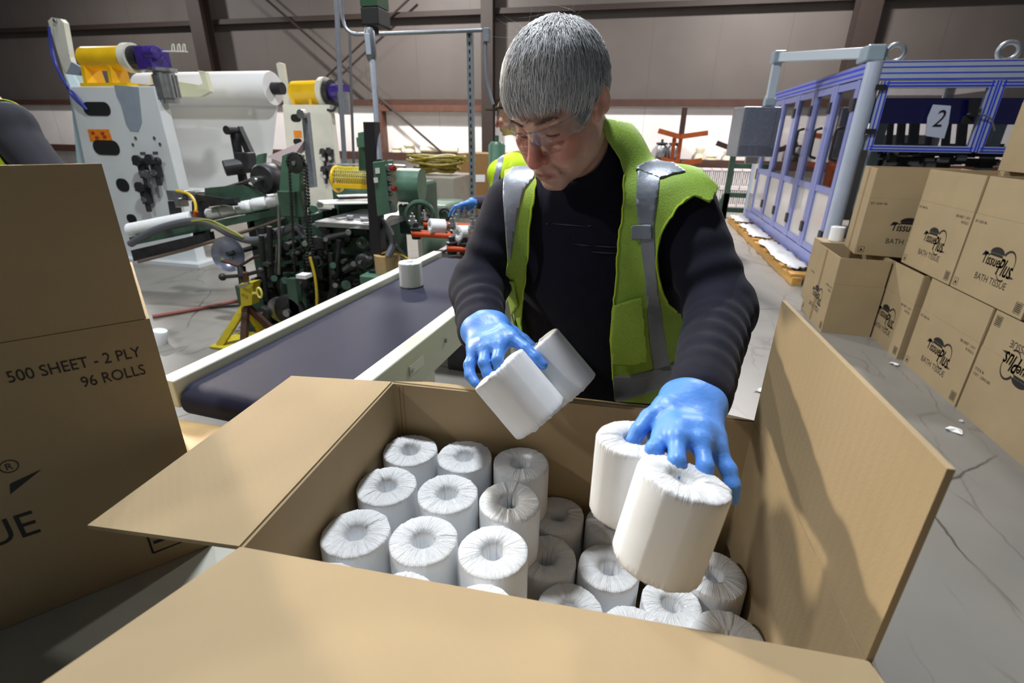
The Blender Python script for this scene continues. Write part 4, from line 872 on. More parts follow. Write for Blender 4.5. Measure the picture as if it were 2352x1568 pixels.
c = g(1004, 520, 3.22); roll('toilet roll between the orange belts, farther from the second worker', c, (-.75, -.6, .1), center=True, group='toilet rolls on the orange belts')
# boxes, cables and cabinets behind
o = thing('tall_carton', 'tall brown carton with white labels behind the perforated strut', 'carton', (-2.0, 6.2, 0))
m = MB(); a = aty(1053, 352, 6.0); b = aty(1190, 500, 6.0); m.lh((a[0], 6.0, 0), (b[0], 6.6, a[2])); m.build('box_body', mat('brown_carton', srgb(150, 112, 66), .75, var=.06), o)
for (x0, y0, x1, y1) in ((1057, 405, 1076, 422), (1090, 401, 1114, 418)):
    MB().prism([aty(x0, y0, 5.998), aty(x1, y0, 5.998), aty(x1, y1, 5.998), aty(x0, y1, 5.998)], (0, -.003, 0)).build('shipping_label', WHITE, o)
MB().prism([aty(1061, 364, 5.998), aty(1068, 364, 5.998), aty(1068, 370, 5.998), aty(1061, 370, 5.998)], (0, -.003, 0)).build('hand_hole', WHITE, o)
GB = mat('beige_cabinet', srgb(158, 150, 138), .5, var=.08, dirt=(srgb(110, 96, 84), 5, .62))
o = thing('beige_cabinet', 'worn beige cabinet under a heap of yellow cable', 'cabinet', (-2.8, 5.4, 0))
a = aty(950, 405, 5.0); b = aty(1044, 470, 5.0); MB().lh((a[0], 5.0, 0), (b[0], 5.7, a[2])).build('body', GB, o, bevel=.01)
MB().lh((a[0]+.12, 4.985, .5), (a[0]+.2, 5.0, a[2]-.1)).build('latch_strip', STEEL, o)
m = MB(); r4 = random.Random(2); cc = aty(1000, 393, 5.25)
for k in range(16):
    rr_ = r4.uniform(.12, .26); zz = a[2]+.02+r4.uniform(0, .16); ph = r4.uniform(0, 6)
    m.tube([(cc[0]+rr_*1.2*math.cos(q)+.02*math.sin(3*q+ph), 5.3+rr_*.7*math.sin(q), zz+.02*math.sin(2*q+ph)) for q in np.linspace(0, 6.1, 26)], .013, 6)
o = m.build('cable_heap', mat('olive_cable', srgb(150, 134, 44), .5, var=.3, vscale=30), None, smooth=True); tag(o, 'tangled heap of yellow cable on top of the beige cabinet', 'cable heap')
o = thing('green_tank', 'pale green machine case behind the orange belts', 'machine case', (-1.9, 4.6, 0)); a = aty(962, 468, 4.4); b = aty(1030, 510, 4.4); MB().lh((a[0], 4.4, 0), (b[0], 4.9, a[2])).build('case_body', mat('pale_green', srgb(120, 140, 124), .45, var=.2), o, bevel=.03)
m = MB(); c = aty(1022, 492, 4.38); m.torus(c, (0, 1, 0), .05, .012); m.build('case_ring', DARK, o)
o = thing('green_cylinder', 'slim green gas cylinder beside the second worker', 'cylinder', (aty(1141, 380, 4.6)[0], 4.6, 0)); c = aty(1141, 325, 4.6); MB().lathe([(0, 0), (.075, 0), (.075, c[2]-.03), (.05, c[2]), (0, c[2])], (c[0], 4.6, 0), (0, 0, 1), 20).build('cylinder_body', GREENL, o, smooth=True); MB().cyl((c[0], 4.6, c[2]-.02), (c[0], 4.6, c[2]+.05), .018).build('valve_stem', GREEN, o)
m = MB()
for x in (790, 803, 815): pass
CRM = mat('cream_plastic', srgb(232, 226, 198), .4)
def ledge_item(name, label, px, prof, cat, mt=CRM, ax=(0, 0, 1), Y=WY-.21, z=1.001, grp='items on the wall ledge'):
    x = aty(px, 360, Y)[0]; o = MB().lathe(prof, (x, Y, z), ax, 20).build(name, mt, None, smooth=True); tag(o, label, cat, grp); return o
fl = lambda R, h: [(0, 0), (R, 0), (R*1.02, h*.2), (R*.72, h*.45), (R*.72, h*.55), (R*1.02, h*.8), (R, h), (0, h)]
ledge_item('spool', 'flat cream spool on the wall ledge nearest the diagonal brace top', 912, fl(.14, .14), 'spool')
ledge_item('spool', 'cream spool stacked highest on the wall ledge beside the flat one', 941, fl(.15, .22), 'spool')
x = aty(968, 350, WY-.22)[0]; x2 = aty(1052, 350, WY-.22)[0]
o = MB().cyl((x, WY-.22, 1.09), (x2, WY-.22, 1.09), .085, n=20).build('white_tube', CRM, None, smooth=True); tag(o, 'long white tube lying on the wall ledge behind the tall carton', 'tube', 'items on the wall ledge')
ledge_item('spool', 'tall cream spool on the ledge right of the orange rack', 1606, fl(.11, .27), 'spool'); ledge_item('spool', 'low cream ring lying on the ledge between two taller spools', 1634, fl(.14, .10), 'spool'); ledge_item('spool', 'cream spool on the ledge nearest the grey control cabinet', 1672, fl(.12, .22), 'spool')
for px, lab in ((1517, 'grey lantern-like motor on the ledge, left of the orange rack'), (1546, 'grey lantern-like motor on the ledge, directly behind the orange rack')):
    x = aty(px, 360, WY-.21)[0]; t = thing('motor', lab, 'motor', (x, WY-.21, 1.0), group='items on the wall ledge')
    MB().lathe([(0, 0), (.10, 0), (.13, .05), (.13, .28), (.09, .33), (0, .34)], (x, WY-.21, 1.001), (0, 0, 1), 18).build('motor_body', STEEL, t, smooth=True); MB().lathe([(0, .33), (.14, .33), (.14, .37), (.03, .38), (.03, .45), (0, .45)], (x, WY-.21, 1.001), (0, 0, 1), 18).build('motor_cap', DARK, t)
# orange Y rack
YO = 11.0
o = thing('orange_rack', 'orange steel rack with two raised arms near the back wall', 'rack', (aty(1562, 480, YO)[0], YO, 0))
def gy(x, y): return aty(x, y, YO)
c = gy(1565, 310); m = MB(); m.lh((c[0]-.035, YO, 0), (c[0]+.035, YO+.06, c[2])); m.build('post', RUST, o)
m = MB(); m.lh((c[0]-.15, YO+.1, 0), (c[0]-.08, YO+.16, c[2]-.02)); m.build('post', RUST, o)
MB().lh((c[0]-.05, YO, c[2]), (c[0]+.05, YO+.06, gy(1567, 247)[2])).build('post_top', BROWN, o)
for e in ((1512, 300), (1626, 305)): MB().bar(gy(1562, 314), gy(*e), .09, .07, (0, 1, 0)).build('arm', RUST, o)
m = MB(); m.bar(gy(1520, 365), gy(1556, 377), .09, .07, (0, 1, 0)); m.bar(gy(1566, 376), gy(1612, 368), .09, .07, (0, 1, 0)); m.build('arm', RUST, o)
MB().lh((c[0]-.4, YO-.35, 0), (c[0]+.3, YO+.4, .07)).build('foot_plate', RUST, o)
# slotted white crates along the wall
SL = mat('white_plastic', srgb(228, 222, 222), .45)
k_ = 0; x0 = aty(1583, 430, 13.2)[0]; x1 = aty(1742, 430, 13.2)[0]; zt_ = aty(1640, 385, 13.2)[2]; nC = 7; w = (x1-x0)/nC; hz = (zt_)/2-.01
first = None
for row in range(2):
    for i in range(nC):
        if first is None:
            first = thing('slotted_crate', 'white slotted plastic crate stacked two high along the back wall', 'crate', (0, 0, 0), group='white slotted crates by the back wall'); m = MB()
            for j in range(5): m.box((-w/2+.02+j*(w-.04)/4, 0, hz/2), (w*.11, .30, hz-.04))
            m.box((0, 0, .02), (w-.02, .32, .04)); m.box((0, 0, hz-.02), (w-.02, .32, .04)); m.box((0, .13, hz/2), (w-.02, .02, hz)); m.build('crate_shell', SL, first, world=False)
            m = MB(); 
            for j in range(4): m.box((-w/2+.02+(j+.5)*(w-.04)/4, .02, hz*(.35 if j % 2 else .6)), (w*.1, .22, hz*.22))
            m.build('crate_rib', SL, first, world=False); m = MB(); m.box((0, .115, hz/2), (w-.04, .01, hz-.08)); m.build('crate_back', DARK, first, world=False); o = first
        else: o = copy_tree(first)
        o.location = (x0+w*(i+.5), 13.2, .001+row*(hz+.004))
# green stand left of the blue machine
YN = 10.9
o = thing('green_stand', 'dark green steel stand with a sloping brown arm beside the blue machine', 'stand', (aty(1690, 480, YN)[0], YN, 0))
def gn(x, y): return aty(x, y, YN)
c = gn(1690, 330); x_ = c[0]
m = MB(); m.lh((x_-.05, YN, 0), (x_+.05, YN+.1, c[2])); m.build('post', GREEN, o)
m = MB(); m.bar(gn(1646, 328), gn(1690, 345), .09, .07, (0, 1, 0)); m.build('arm', BROWN, o)
m = MB(); z1_ = gn(1700, 450)[2]; z2_ = gn(1700, 382)[2]; xe_ = max(x_+.42, 2.0)
for z_ in (z1_, z2_, .17): MB().lh((x_, YN+.1, z_-.045), (xe_, YN+.18, z_+.045)).build('cross_bar', GREEN, o)
MB().lh((xe_, YN+.05, .12), (xe_+.08, YN+.2, z2_)).build('post', GREEN, o)
m = MB(); m.prism([(x_-.05, YN, .5), (x_+.05, YN, .5), (x_+.06, YN, 0), (x_-.25, YN, 0)], (0, .1, 0)); m.lh((x_-.28, YN-.3, 0), (x_-.16, YN+.4, .08)); m.build('foot', GREEN, o)
# ================================================================== BLUE-FRAMED MACHINE (right)
M_ = thing('packaging_machine', 'large glazed packaging machine in a blue and silver aluminium frame', 'machine', (3.6, 8.2, 0))
XF = 2.14; YA, YB = 6.2, 10.7; ZT = 2.22; ZB = .12
GLASS = glassy('clear_panel', (.80, .80, .80), .10); SMOKE = glassy('clear_guard', (.9, .9, .92), .05)
PANEL = mat('white_panel', srgb(206, 204, 200), .18, spec=.7)
PW = mat('machine_dark', srgb(40, 38, 42), .5, .3)
def profile(mb, a, b, w=.08): mb.bar(a, b, w, w, (0, 1, 0) if abs(b[1]-a[1]) < .01 else (0, 0, 1))
# corner posts and top rails, silver with blue grooves
m = MB(); pr_ = [((XF, YA, ZB), (XF, YA, ZT)), ((XF, YB, ZB), (XF, YB, ZT)), ((4.9, YA, ZB), (4.9, YA, ZT)), ((4.9, YB, ZB), (4.9, YB, ZT))]
for a, b in pr_:
    MB().lathe([(0, 0), (.075, 0), (.075, b[2]-a[2]), (0, b[2]-a[2])], a, (0, 0, 1), 16).build('corner_post', ALU, M_, smooth=True)
m = MB(); m.lh((XF+.04, YA-.05, ZT-.16), (4.95, YA+.05, ZT)); m.build('top_rail', ALU, M_)
m = MB()
for z in (ZT-.155, ZT-.105, ZT-.055, ZT-.01): m.lh((XF+.05, YA-.054, z), (4.95, YA-.05, z+.009))
m.build('blue_groove', BLUE, M_)
m = MB(); m.lh((XF-.05, YA+.05, ZT-.13), (XF+.05, YB, ZT-.0)); m.lh((XF-.05, YA, ZB), (XF+.05, YB, ZB+.14)); m.build('side_rail', BLUEAL, M_)
m = MB(); m.lh((XF-.054, YA+.05, ZT-.05), (XF-.05, YB, ZT-.03)); m.lh((XF-.054, YA+.05, ZT-.10), (XF-.05, YB, ZT-.085)); m.build('side_groove', BLUE, M_)
m = MB(); m.lh((XF, YA, ZT), (4.95, YB, ZT+.01)); m.build('roof_panel', PANEL, M_)
m = MB(); m.lh((2.95, 7.0, ZT+.01), (3.9, 7.9, ZT+.09)); m.build('roof_tray', RUST, M_)
# side doors: each glazed above, white below
ys = [YA+.10, 7.02, 7.75, 8.52, 9.35, 10.25]
zm = .98
for i in range(5):
    y0, y1 = ys[i], ys[i+1]; m = MB(); x = XF-.02
    for yy in (y0+.05, y1-.05): m.lh((x-.035, yy-.045, ZB+.15), (x+.035, yy+.045, ZT-.14))
    for z in (ZB+.19, zm, ZT-.18): m.lh((x-.03, y0+.05, z-.035), (x+.03, y1-.05, z+.035))
    d_ = m.build('door', BLUEAL, M_)
    MB().lh((x-.008, y0+.09, zm+.03), (x+.0, y1-.09, ZT-.21)).build('glass_pane', GLASS, d_)
    MB().lh((x-.01, y0+.09, ZB+.22), (x+.01, y1-.09, zm-.03)).build('lower_panel', PANEL, d_)
    yh = y0+.16 if i < 3 else None
    if yh is not None:
        m = MB(); m.tube(spline([(x-.03, yh, 1.30), (x-.09, yh, 1.32), (x-.10, yh, 1.36), (x-.10, yh, 1.58), (x-.09, yh, 1.62), (x-.03, yh, 1.64)], 4), .016); m.build('door_handle', BLACK, d_, smooth=True)
    for z in (.5, 1.85): MB().lh((x-.05, y0+.0, z-.06), (x-.03, y0+.1, z+.06)).build('hinge', DARK, d_)
# far end cabinet with vent
m = MB(); m.lh((XF-.03, 10.25, ZB+.1), (XF+.4, YB+.2, zm+.10)); cb = m.build('end_cabinet', CREAM, M_)
m = MB()
for k in range(9): m.lh((XF-.036, 10.32, .25+k*.035), (XF-.03, 10.8, .262+k*.035))
m.build('vent', DARK, cb)
m = MB(); m.lh((XF-.05, 10.3, .82), (XF-.03, 10.37, 1.0)); m.lh((XF-.05, 10.75, .82), (XF-.03, 10.82, 1.0)); m.build('latch', BLACK, cb)
# blue fascia and inner works
MB().lh((XF+.12, YA+.25, 1.68), (4.85, YA+.27, 1.92)).build('blue_fascia', DEEPBLUE, M_)
MB().lh((XF+.10, YA+.3, 1.68), (XF+.12, YB-.2, 1.90)).build('blue_fascia', DEEPBLUE, M_)
def fm(px, py, Y=YA): return aty(px, py, Y)
# front guard doors
zl = fm(2150, 335)[2]
xm = fm(2260, 250)[0]
for (x0, x1) in ((XF+.12, xm-.01), (xm+.05, 4.8)):
    m = MB()
    for x in (x0, x1): m.lh((x-.03, YA-.06, zl-.05), (x+.03, YA-.0, ZT-.17))
    for z in (zl-.03, ZT-.20): m.lh((x0, YA-.058, z-.03), (x1, YA-.002, z+.03))
    d_ = m.build('front_door', ALU, M_)
    m = MB()
    for x in (x0, x1):
        for dx in (-.024, .012): m.lh((x+dx, YA-.064, zl-.05), (x+dx+.012, YA-.06, ZT-.17))
    for z in (zl-.03, ZT-.20): m.lh((x0, YA-.062, z-.02), (x1, YA-.058, z-.006)); m.lh((x0, YA-.062, z+.008), (x1, YA-.058, z+.02))
    m.build('blue_groove', BLUE, d_)
    MB().lh((x0+.03, YA-.034, zl), (x1-.03, YA-.028, ZT-.23)).build('glass_pane', SMOKE, d_)
for px, py in ((2016, 202), (1993, 302)): c = fm(px, py); MB().box(c+np.array([0, -.07, 0]), (.09, .03, .05)).build('hinge', DARK, M_)
m = MB(); m.prism([fm(2226, 228, YA-.07), fm(2244, 228, YA-.07), fm(2238, 268, YA-.07), fm(2222, 268, YA-.07)], (0, -.05, 0)); m.pbox(2215, 266, 2236, 284, YA-.08, .05); m.build('door_lock', BLACK, M_)
m = MB(); m.tube(spline([fm(2222, 262, YA-.1), fm(2250, 262, YA-.1), fm(2275, 272, YA-.1), fm(2285, 300, YA-.1)], 6), .008); m.build('lock_cable', GALV, M_)
# inner mechanism
m = MB(); r5 = random.Random(9)
for k, px in enumerate((2050, 2075, 2105, 2140, 2180, 2215, 2290)):
    a = fm(px, 245, 7.0+.12*k); b = fm(px-10, 345, 7.0+.12*k); m.bar(a, b, .05+.02*(k % 3), .05, (0, 1, 0))
m.bar(fm(2030, 272, 7.2), fm(2300, 270, 7.2), .09, .07); m.bar(fm(2020, 345, 6.9), fm(2300, 352, 6.9), .12, .08); m.bar(fm(2030, 365, 6.7), fm(2290, 372, 6.7), .06, .06)
m.build('mechanism_bar', PW, M_)
m = MB()
for k in range(34):
    px = r5.uniform(2025, 2290); py = r5.uniform(335, 385); Yk = r5.uniform(6.5, 7.4); m.box(fm(px, py, Yk), (r5.uniform(.05, .25), .08, r5.uniform(.03, .09)))
o = m.build('mechanism_parts', PW, M_); o['kind'] = 'stuff'
m = MB()
for k in range(26):
    px = r5.uniform(2025, 2290); py = r5.uniform(335, 385); c = fm(px, py, r5.uniform(6.4, 6.9)); m.cyl(c, c+np.array([.09, 0, 0]), r5.uniform(.015, .035), n=10)
o = m.build('rollers', STEEL, M_); o['kind'] = 'stuff'
for px, w in ((2042, .09), (2318, .10)):
    a = fm(px, 240, 6.9); MB().lh((a[0]-w/2, 6.9, .13), (a[0]+w/2, 7.0, a[2])).build('inner_post', mat('pale_post%d' % px, srgb(170, 196, 206), .35), M_)
m = MB(); m.tube(spline([fm(2030, 350, 6.6), fm(2100, 342, 6.6), fm(2160, 344, 6.6), fm(2195, 350, 6.6)], 6), .012); m.build('air_hose', BLUE, M_)
m = MB(); m.lh((2.3, YB-.1, .13), (4.8, YB, 1.6)); m.build('back_panel', PANEL, M_)
# paper with the handwritten 2 taped inside the guard
PP = mat('paper_note', srgb(196, 204, 226), .6); yq = YA-.075
t = thing('paper_note', 'white paper sign with a handwritten 2 on the glazed guard', 'paper sign', fm(2155, 280, yq))
cn = fm(2155, 280, yq); MB().prism([fm(x, y, yq) for x, y in ((2143, 240), (2184, 243), (2178, 285), (2168, 318), (2126, 312), (2130, 270))], (0, -.003, 0)).build('sheet', PP, t)
tp_ = Print(fm(2140, 291, yq-.004), (1, 0, 0), (0, 0, 1), .0015); tp_.text('2', 0, 0, .085, .15, .2); tp_.build(t, 'handwriting', world=True)
# lifting eyes
for px, Yk in ((2053, YA+.1), (2312, YA+.1)):
    c = np.array([fm(px, 130, Yk)[0], Yk, ZT+.085]); e = MB().torus(c, (0.3, 1, 0), .075, .022, 24, 10).build('lifting_eye', GALV, M_, smooth=True); MB().cyl((c[0], Yk, ZT), (c[0], Yk, ZT+.02), .04).build('eye_collar', GALV, e)
# boom and operator cabinet
BM = mat('boom_grey', srgb(186, 198, 208), .35); BJ = mat('boom_joint', srgb(150, 166, 176), .4)
t = thing('operator_cabinet', 'grey operator cabinet hanging from a pale boom arm beside the glazed doors', 'control cabinet', (1.9, 8.2, 1.0))
YC = 6.35; J0 = np.array([2.16, YC, ZT+.10]); J1 = aty(1788, 132, 7.9); J1 = np.array([J1[0], 7.9, J1[2]]); J2 = aty(1768, 235, 7.9)
pass
J1[0] = J2[0] = aty(1778, 180, 7.9)[0]
MB().bar(J0, J1, .10, .10).build('boom_arm', BM, t, bevel=.008)
MB().bar(J1, J2, .10, .10, (0, 1, 0)).build('drop_tube', BM, t, bevel=.008)
for c_, d_ in ((J1, (.15, .2, .14)), (J2, (.14, .14, .10))): MB().box(c_, d_).build('boom_joint', BJ, t, bevel=.02)
m = MB(); m.box(J0+np.array([-.01, .05, -.01]), (.17, .26, .15)); m.cyl((J0[0], J0[1], ZT+.012), (J0[0], J0[1], J0[2]), .08); m.build('boom_joint', BJ, t, bevel=.02)
a = aty(1703, 262, 7.8); b = aty(1765, 345, 7.8); 
ct = np.array([(a[0]+b[0])/2+.0, 7.95, (a[2]+b[2])/2]); RC = rotz(.25)
m = MB(); m.box(ct, (.50, .36, .62), RC); cbx = m.build('cabinet_body', GALV, t, bevel=.015)
m = MB(); m.box(ct+RC@np.array([-.02, -.185, .05]), (.40, .012, .44), RC); m.build('cabinet_door', GALV, t, bevel=.006)
m = MB(); m.box(ct+RC@np.array([0, -.19, -.24]), (.44, .012, .10), RC); m.build('lower_plate', STEEL, t)
MB().lh((ct[0]-.03, 7.9, ct[2]-.40), (ct[0]+.12, 8.0, ct[2]-.31)).build('cable_gland', STEEL, t)
# wooden skid with paper sheets
t = thing('wooden_skid', 'long wooden skid beside the glazed machine', 'skid', (2.0, 8.5, 0))
m = MB(); m.lh((1.80, 6.0, .0), (1.90, 10.62, .085)); m.build('stringer', WOOD, t)
m = MB(); m.lh((2.5, 6.0, .0), (2.6, 10.62, .084)); m.build('stringer', WOOD, t)
for y in np.arange(6.05, 10.5, .42): MB().lh((1.79, y, .086), (2.7, y+.16, .115)).build('deck_board', WOOD, t)
for lab, (y0, y1, sx) in zip(('crumpled white sheet at the far end of the skid', 'white sheet lying along the middle of the skid', 'near white sheet with a torn edge on the skid'), ((9.7, 10.5, 1), (8.2, 9.5, 1), (6.3, 8.0, 1))):
    nx, ny = 8, 16; V = []; F = []; g_ = random.Random(int(y0*10))
    for j in range(ny):
        for i in range(nx): V.append((1.80+.25*i/(nx-1)+(g_.uniform(-.03, .03) if i in (0, nx-1) else 0), y0+(y1-y0)*j/(ny-1)+(g_.uniform(-.06, .06) if j in (0, ny-1) else 0), .128+g_.uniform(0, .025)))
    for j in range(ny-1):
        for i in range(nx-1): F.append((j*nx+i, j*nx+i+1, (j+1)*nx+i+1, (j+1)*nx+i))
    o = from_np('paper_sheet', V, F, WHITE); tag(o, lab, 'paper sheet'); s_ = o.modifiers.new('thick', 'SOLIDIFY'); s_.thickness = .006
# white roll behind the open carton
tb = carton('closed low carton hidden behind the open blank-sided carton', (1.80, 5.22, 0), 0.0, .45, .4, .60, {}, [])
MB().lh((0, 0, .60), (.45, .4, .606)).build('top_flap', KRAFT, tb, world=False)
c = atz(1918, 552, .607); roll('white toilet roll standing beyond the open carton, in front of the silver post', (c[0], c[1], .607), scale=1.25)
# ================================================================== PEOPLE (implicit surfaces, meshed by surface nets)
def s_ell(P, c, r, R=None):
    q = P-np.asarray(c, np.float32)
    if R is not None: q = q@np.asarray(R, np.float32)
    r = np.asarray(r, np.float32); k0 = np.sqrt(((q/r)**2).sum(-1)); k1 = np.sqrt(((q/(r*r))**2).sum(-1))+1e-9
    return k0*(k0-1)/k1
def s_cap(P, a, b, ra, rb=None):
    rb = ra if rb is None else rb; a = np.asarray(a, np.float32); b = np.asarray(b, np.float32); ba = b-a; pa = P-a
    h = np.clip((pa@ba)/(ba@ba+1e-12), 0, 1); d = pa-h[..., None]*ba
    return np.sqrt((d*d).sum(-1))-(ra+(rb-ra)*h)
def su(a, b, k):
    h = np.maximum(k-np.abs(a-b), 0)/k; return np.minimum(a, b)-h*h*k*.25
def ss(a, b, k):   # subtract b from a
    h = np.maximum(k-np.abs(a+b), 0)/k; return np.maximum(a, -b)+h*h*k*.25
def snet(fn, lo, hi, h):
    lo = np.asarray(lo, float); n = np.ceil((np.asarray(hi)-lo)/h).astype(int)+1
    ax = [(lo[i]+h*np.arange(n[i])).astype(np.float32) for i in range(3)]
    D = np.empty(n, np.float32)
    for i0 in range(0, n[0], 16):
        X, Y, Z = np.meshgrid(ax[0][i0:i0+16], ax[1], ax[2], indexing='ij'); D[i0:i0+16] = fn(np.stack([X, Y, Z], -1))
    S = D < 0; c = np.zeros(tuple(n-1), np.int8)
    offs = [(i, j, k) for i in (0, 1) for j in (0, 1) for k in (0, 1)]
    for o in offs: c += S[o[0]:n[0]-1+o[0], o[1]:n[1]-1+o[1], o[2]:n[2]-1+o[2]]
    act = (c > 0) & (c < 8); idx = np.argwhere(act); num = -np.ones(act.shape, np.int64); num[act] = np.arange(len(idx))
    vals = np.stack([D[idx[:, 0]+o[0], idx[:, 1]+o[1], idx[:, 2]+o[2]] for o in offs], 1)
    acc = np.zeros((len(idx), 3)); cnt = np.zeros(len(idx))
    for a in range(8):
        for b in range(a+1, 8):
            if sum(abs(offs[a][t]-offs[b][t]) for t in range(3)) != 1: continue
            va, vb = vals[:, a], vals[:, b]; m = (va < 0) != (vb < 0); t = va/(va-vb+1e-12)
            p = np.array(offs[a])+t[:, None]*(np.array(offs[b])-np.array(offs[a])); acc[m] += p[m]; cnt[m] += 1
    V = lo+h*(idx+acc/cnt[:, None]); F = []
    for d in range(3):
        e1, e2 = [(1, 2), (2, 0), (0, 1)][d]
        A = S.take(range(n[d]-1), d); B = S.take(range(1, n[d]), d); ed = np.argwhere(A != B)
        ok = np.ones(len(ed), bool)
        for e in (e1, e2): ok &= (ed[:, e] > 0) & (ed[:, e] < n[e]-1)
        ed = ed[ok]; fl_ = A[tuple(ed.T)]
        def cell(o1, o2):
            q = ed.copy(); q[:, e1] -= o1; q[:, e2] -= o2; return num[tuple(q.T)]
        Q = np.stack([cell(1, 1), cell(0, 1), cell(0, 0), cell(1, 0)], 1); Q[~fl_] = Q[~fl_][:, ::-1]; F.append(Q)
    return V, np.concatenate(F)
def clip_tris(V, T, g):
    """keep the part of a triangle mesh where g<0, cut exactly along g=0"""
    V = list(map(tuple, V)); out = []; cut = {}
    def mid(a, b):
        k = (min(a, b), max(a, b))
        if k not in cut:
            t = g[a]/(g[a]-g[b]); cut[k] = len(V); V.append(tuple(np.array(V[a])*(1-t)+np.array(V[b])*t))
        return cut[k]
    for t in T:
        ins = [g[i] < 0 for i in t]; s_ = sum(ins)
        if s_ == 3: out.append(tuple(t))
        elif s_:
            P = []
            for i in range(3):
                a, b = t[i], t[(i+1) % 3]
                if g[a] < 0: P.append(a)
                if (g[a] < 0) != (g[b] < 0): P.append(mid(a, b))
            out += [(P[0], P[i], P[i+1]) for i in range(1, len(P)-1)]
    V = np.array(V); used = np.unique(np.array(out).ravel()) if out else np.array([], int); mp = -np.ones(len(V), int); mp[used] = np.arange(len(used))
    return V[used], [tuple(mp[list(t)]) for t in out]
def poly_sd(Q, P):
    """signed distance of points Q (n,2) to polygon P, negative inside"""
    P = np.asarray(P, float); d = np.full(len(Q), 1e9); ins = np.zeros(len(Q), bool)
    for i in range(len(P)):
        a, b = P[i], P[(i+1) % len(P)]; e = b-a; w = Q-a; t = np.clip((w@e)/(e@e), 0, 1); d = np.minimum(d, np.linalg.norm(w-t[:, None]*e, axis=1))
        c = (a[1] <= Q[:, 1]) != (b[1] <= Q[:, 1]); x = a[0]+(Q[:, 1]-a[1])/(b[1]-a[1]+1e-12)*(b[0]-a[0]); ins ^= c & (Q[:, 0] < x)
    return np.where(ins, -d, d)
def tri(F): F = np.asarray(F); return np.concatenate([F[:, [0, 1, 2]], F[:, [0, 2, 3]]])
def vnoise(P, f, seed=0):
    """cheap smooth noise from a few sines"""
    g_ = np.random.default_rng(seed); r = 0
    for k in range(5):
        w = g_.normal(size=3); w *= f*(.6+.25*k)/np.linalg.norm(w); r = r+np.sin(P@w.astype(np.float32)+g_.uniform(0, 6.28))/(1+.4*k)
    return r/3

SKIN = mat('skin', srgb(198, 150, 126), .45, var=.06, vscale=60, bump=.12, bscale=500, attr='tint', sss=.12, spec=.4)
SWEAT = mat('navy_knit', srgb(25, 26, 40), .85, var=.12, vscale=25, bump=.25, bscale=700, spec=.15, sheen=.05)
SWEAT.node_tree.nodes['Principled BSDF'].inputs['Sheen Roughness'].default_value = .5
LIME = mat('lime_mesh', srgb(166, 204, 84), .6, var=.06, vscale=20, bump=.2, bscale=420, spec=.3)
def add_weave(m):
    nt = m.node_tree; N = nt.nodes; L = nt.links; b = N['Principled BSDF']; base = b.inputs['Base Color'].links[0].from_socket
    tc = N.new('ShaderNodeTexCoord'); v = N.new('ShaderNodeTexVoronoi'); v.inputs['Scale'].default_value = 330; L.new(tc.outputs['Object'], v.inputs[0])
    r = N.new('ShaderNodeMapRange'); r.inputs[1].default_value = .1; r.inputs[2].default_value = .35; r.inputs[3].default_value = .62; r.inputs[4].default_value = 1.05; L.new(v.outputs['Distance'], r.inputs[0])
    mx = N.new('ShaderNodeMix'); mx.data_type = 'RGBA'; mx.blend_type = 'MULTIPLY'; mx.inputs[0].default_value = 1; L.new(base, mx.inputs[6]); L.new(r.outputs[0], mx.inputs[7]); L.new(mx.outputs[2], b.inputs['Base Color'])
add_weave(LIME)
SILVER = mat('silver_tape', srgb(146, 154, 166), .42, .25, var=.10, vscale=14, bump=.15, bscale=90)
GLOVE = mat('blue_nitrile', srgb(88, 148, 232), .42, var=.05, vscale=30, bump=.2, bscale=140, spec=.5, sss=.05)
HAIRM = mat('grey_hair', (.5, .5, .5), .45, attr='tint', spec=.5)
CLEAR = glassy('clear_lens', (.96, .97, .98), .05, .03, .22); CLEARF = glassy('clear_frame', (.84, .87, .9), .14, .1, .5)
JEANS = mat('dark_trousers', srgb(40, 42, 54), .85, var=.1)
SHOE = mat('black_shoe', srgb(24, 22, 22), .5)

# ---- pose of the grey haired worker
HC = np.array([-.156, 1.008, 1.5786]); yaw, pit, rol = np.radians((-22.2, 32.2, -3.4))
Rz = rotz(yaw); Rx = np.array([[1, 0, 0], [0, math.cos(pit), -math.sin(pit)], [0, math.sin(pit), math.cos(pit)]]); Ry = np.array([[math.cos(rol), 0, math.sin(rol)], [0, 1, 0], [-math.sin(rol), 0, math.cos(rol)]])
HR_ = Rz@Rx@Ry
def hw(p): return np.asarray(p, float)@HR_.T+HC
def hl(P): return (P-HC)@HR_
shR, shL = np.array([-.268, 1.125, 1.375]), np.array([.098, 1.085, 1.392])
elR, elL = atd(1098, 665, 1.12), atd(1652, 712, .95)
wrR, wrL = atd(1105, 760, .955), atd(1602, 918, .705)
neck0 = np.array([-.083, 1.13, 1.468])
nkl = hl(neck0)
PERSON = thing('person', 'grey haired worker in a lime safety vest and navy sweater packing toilet rolls', 'person', (-.06, 1.15, 0))

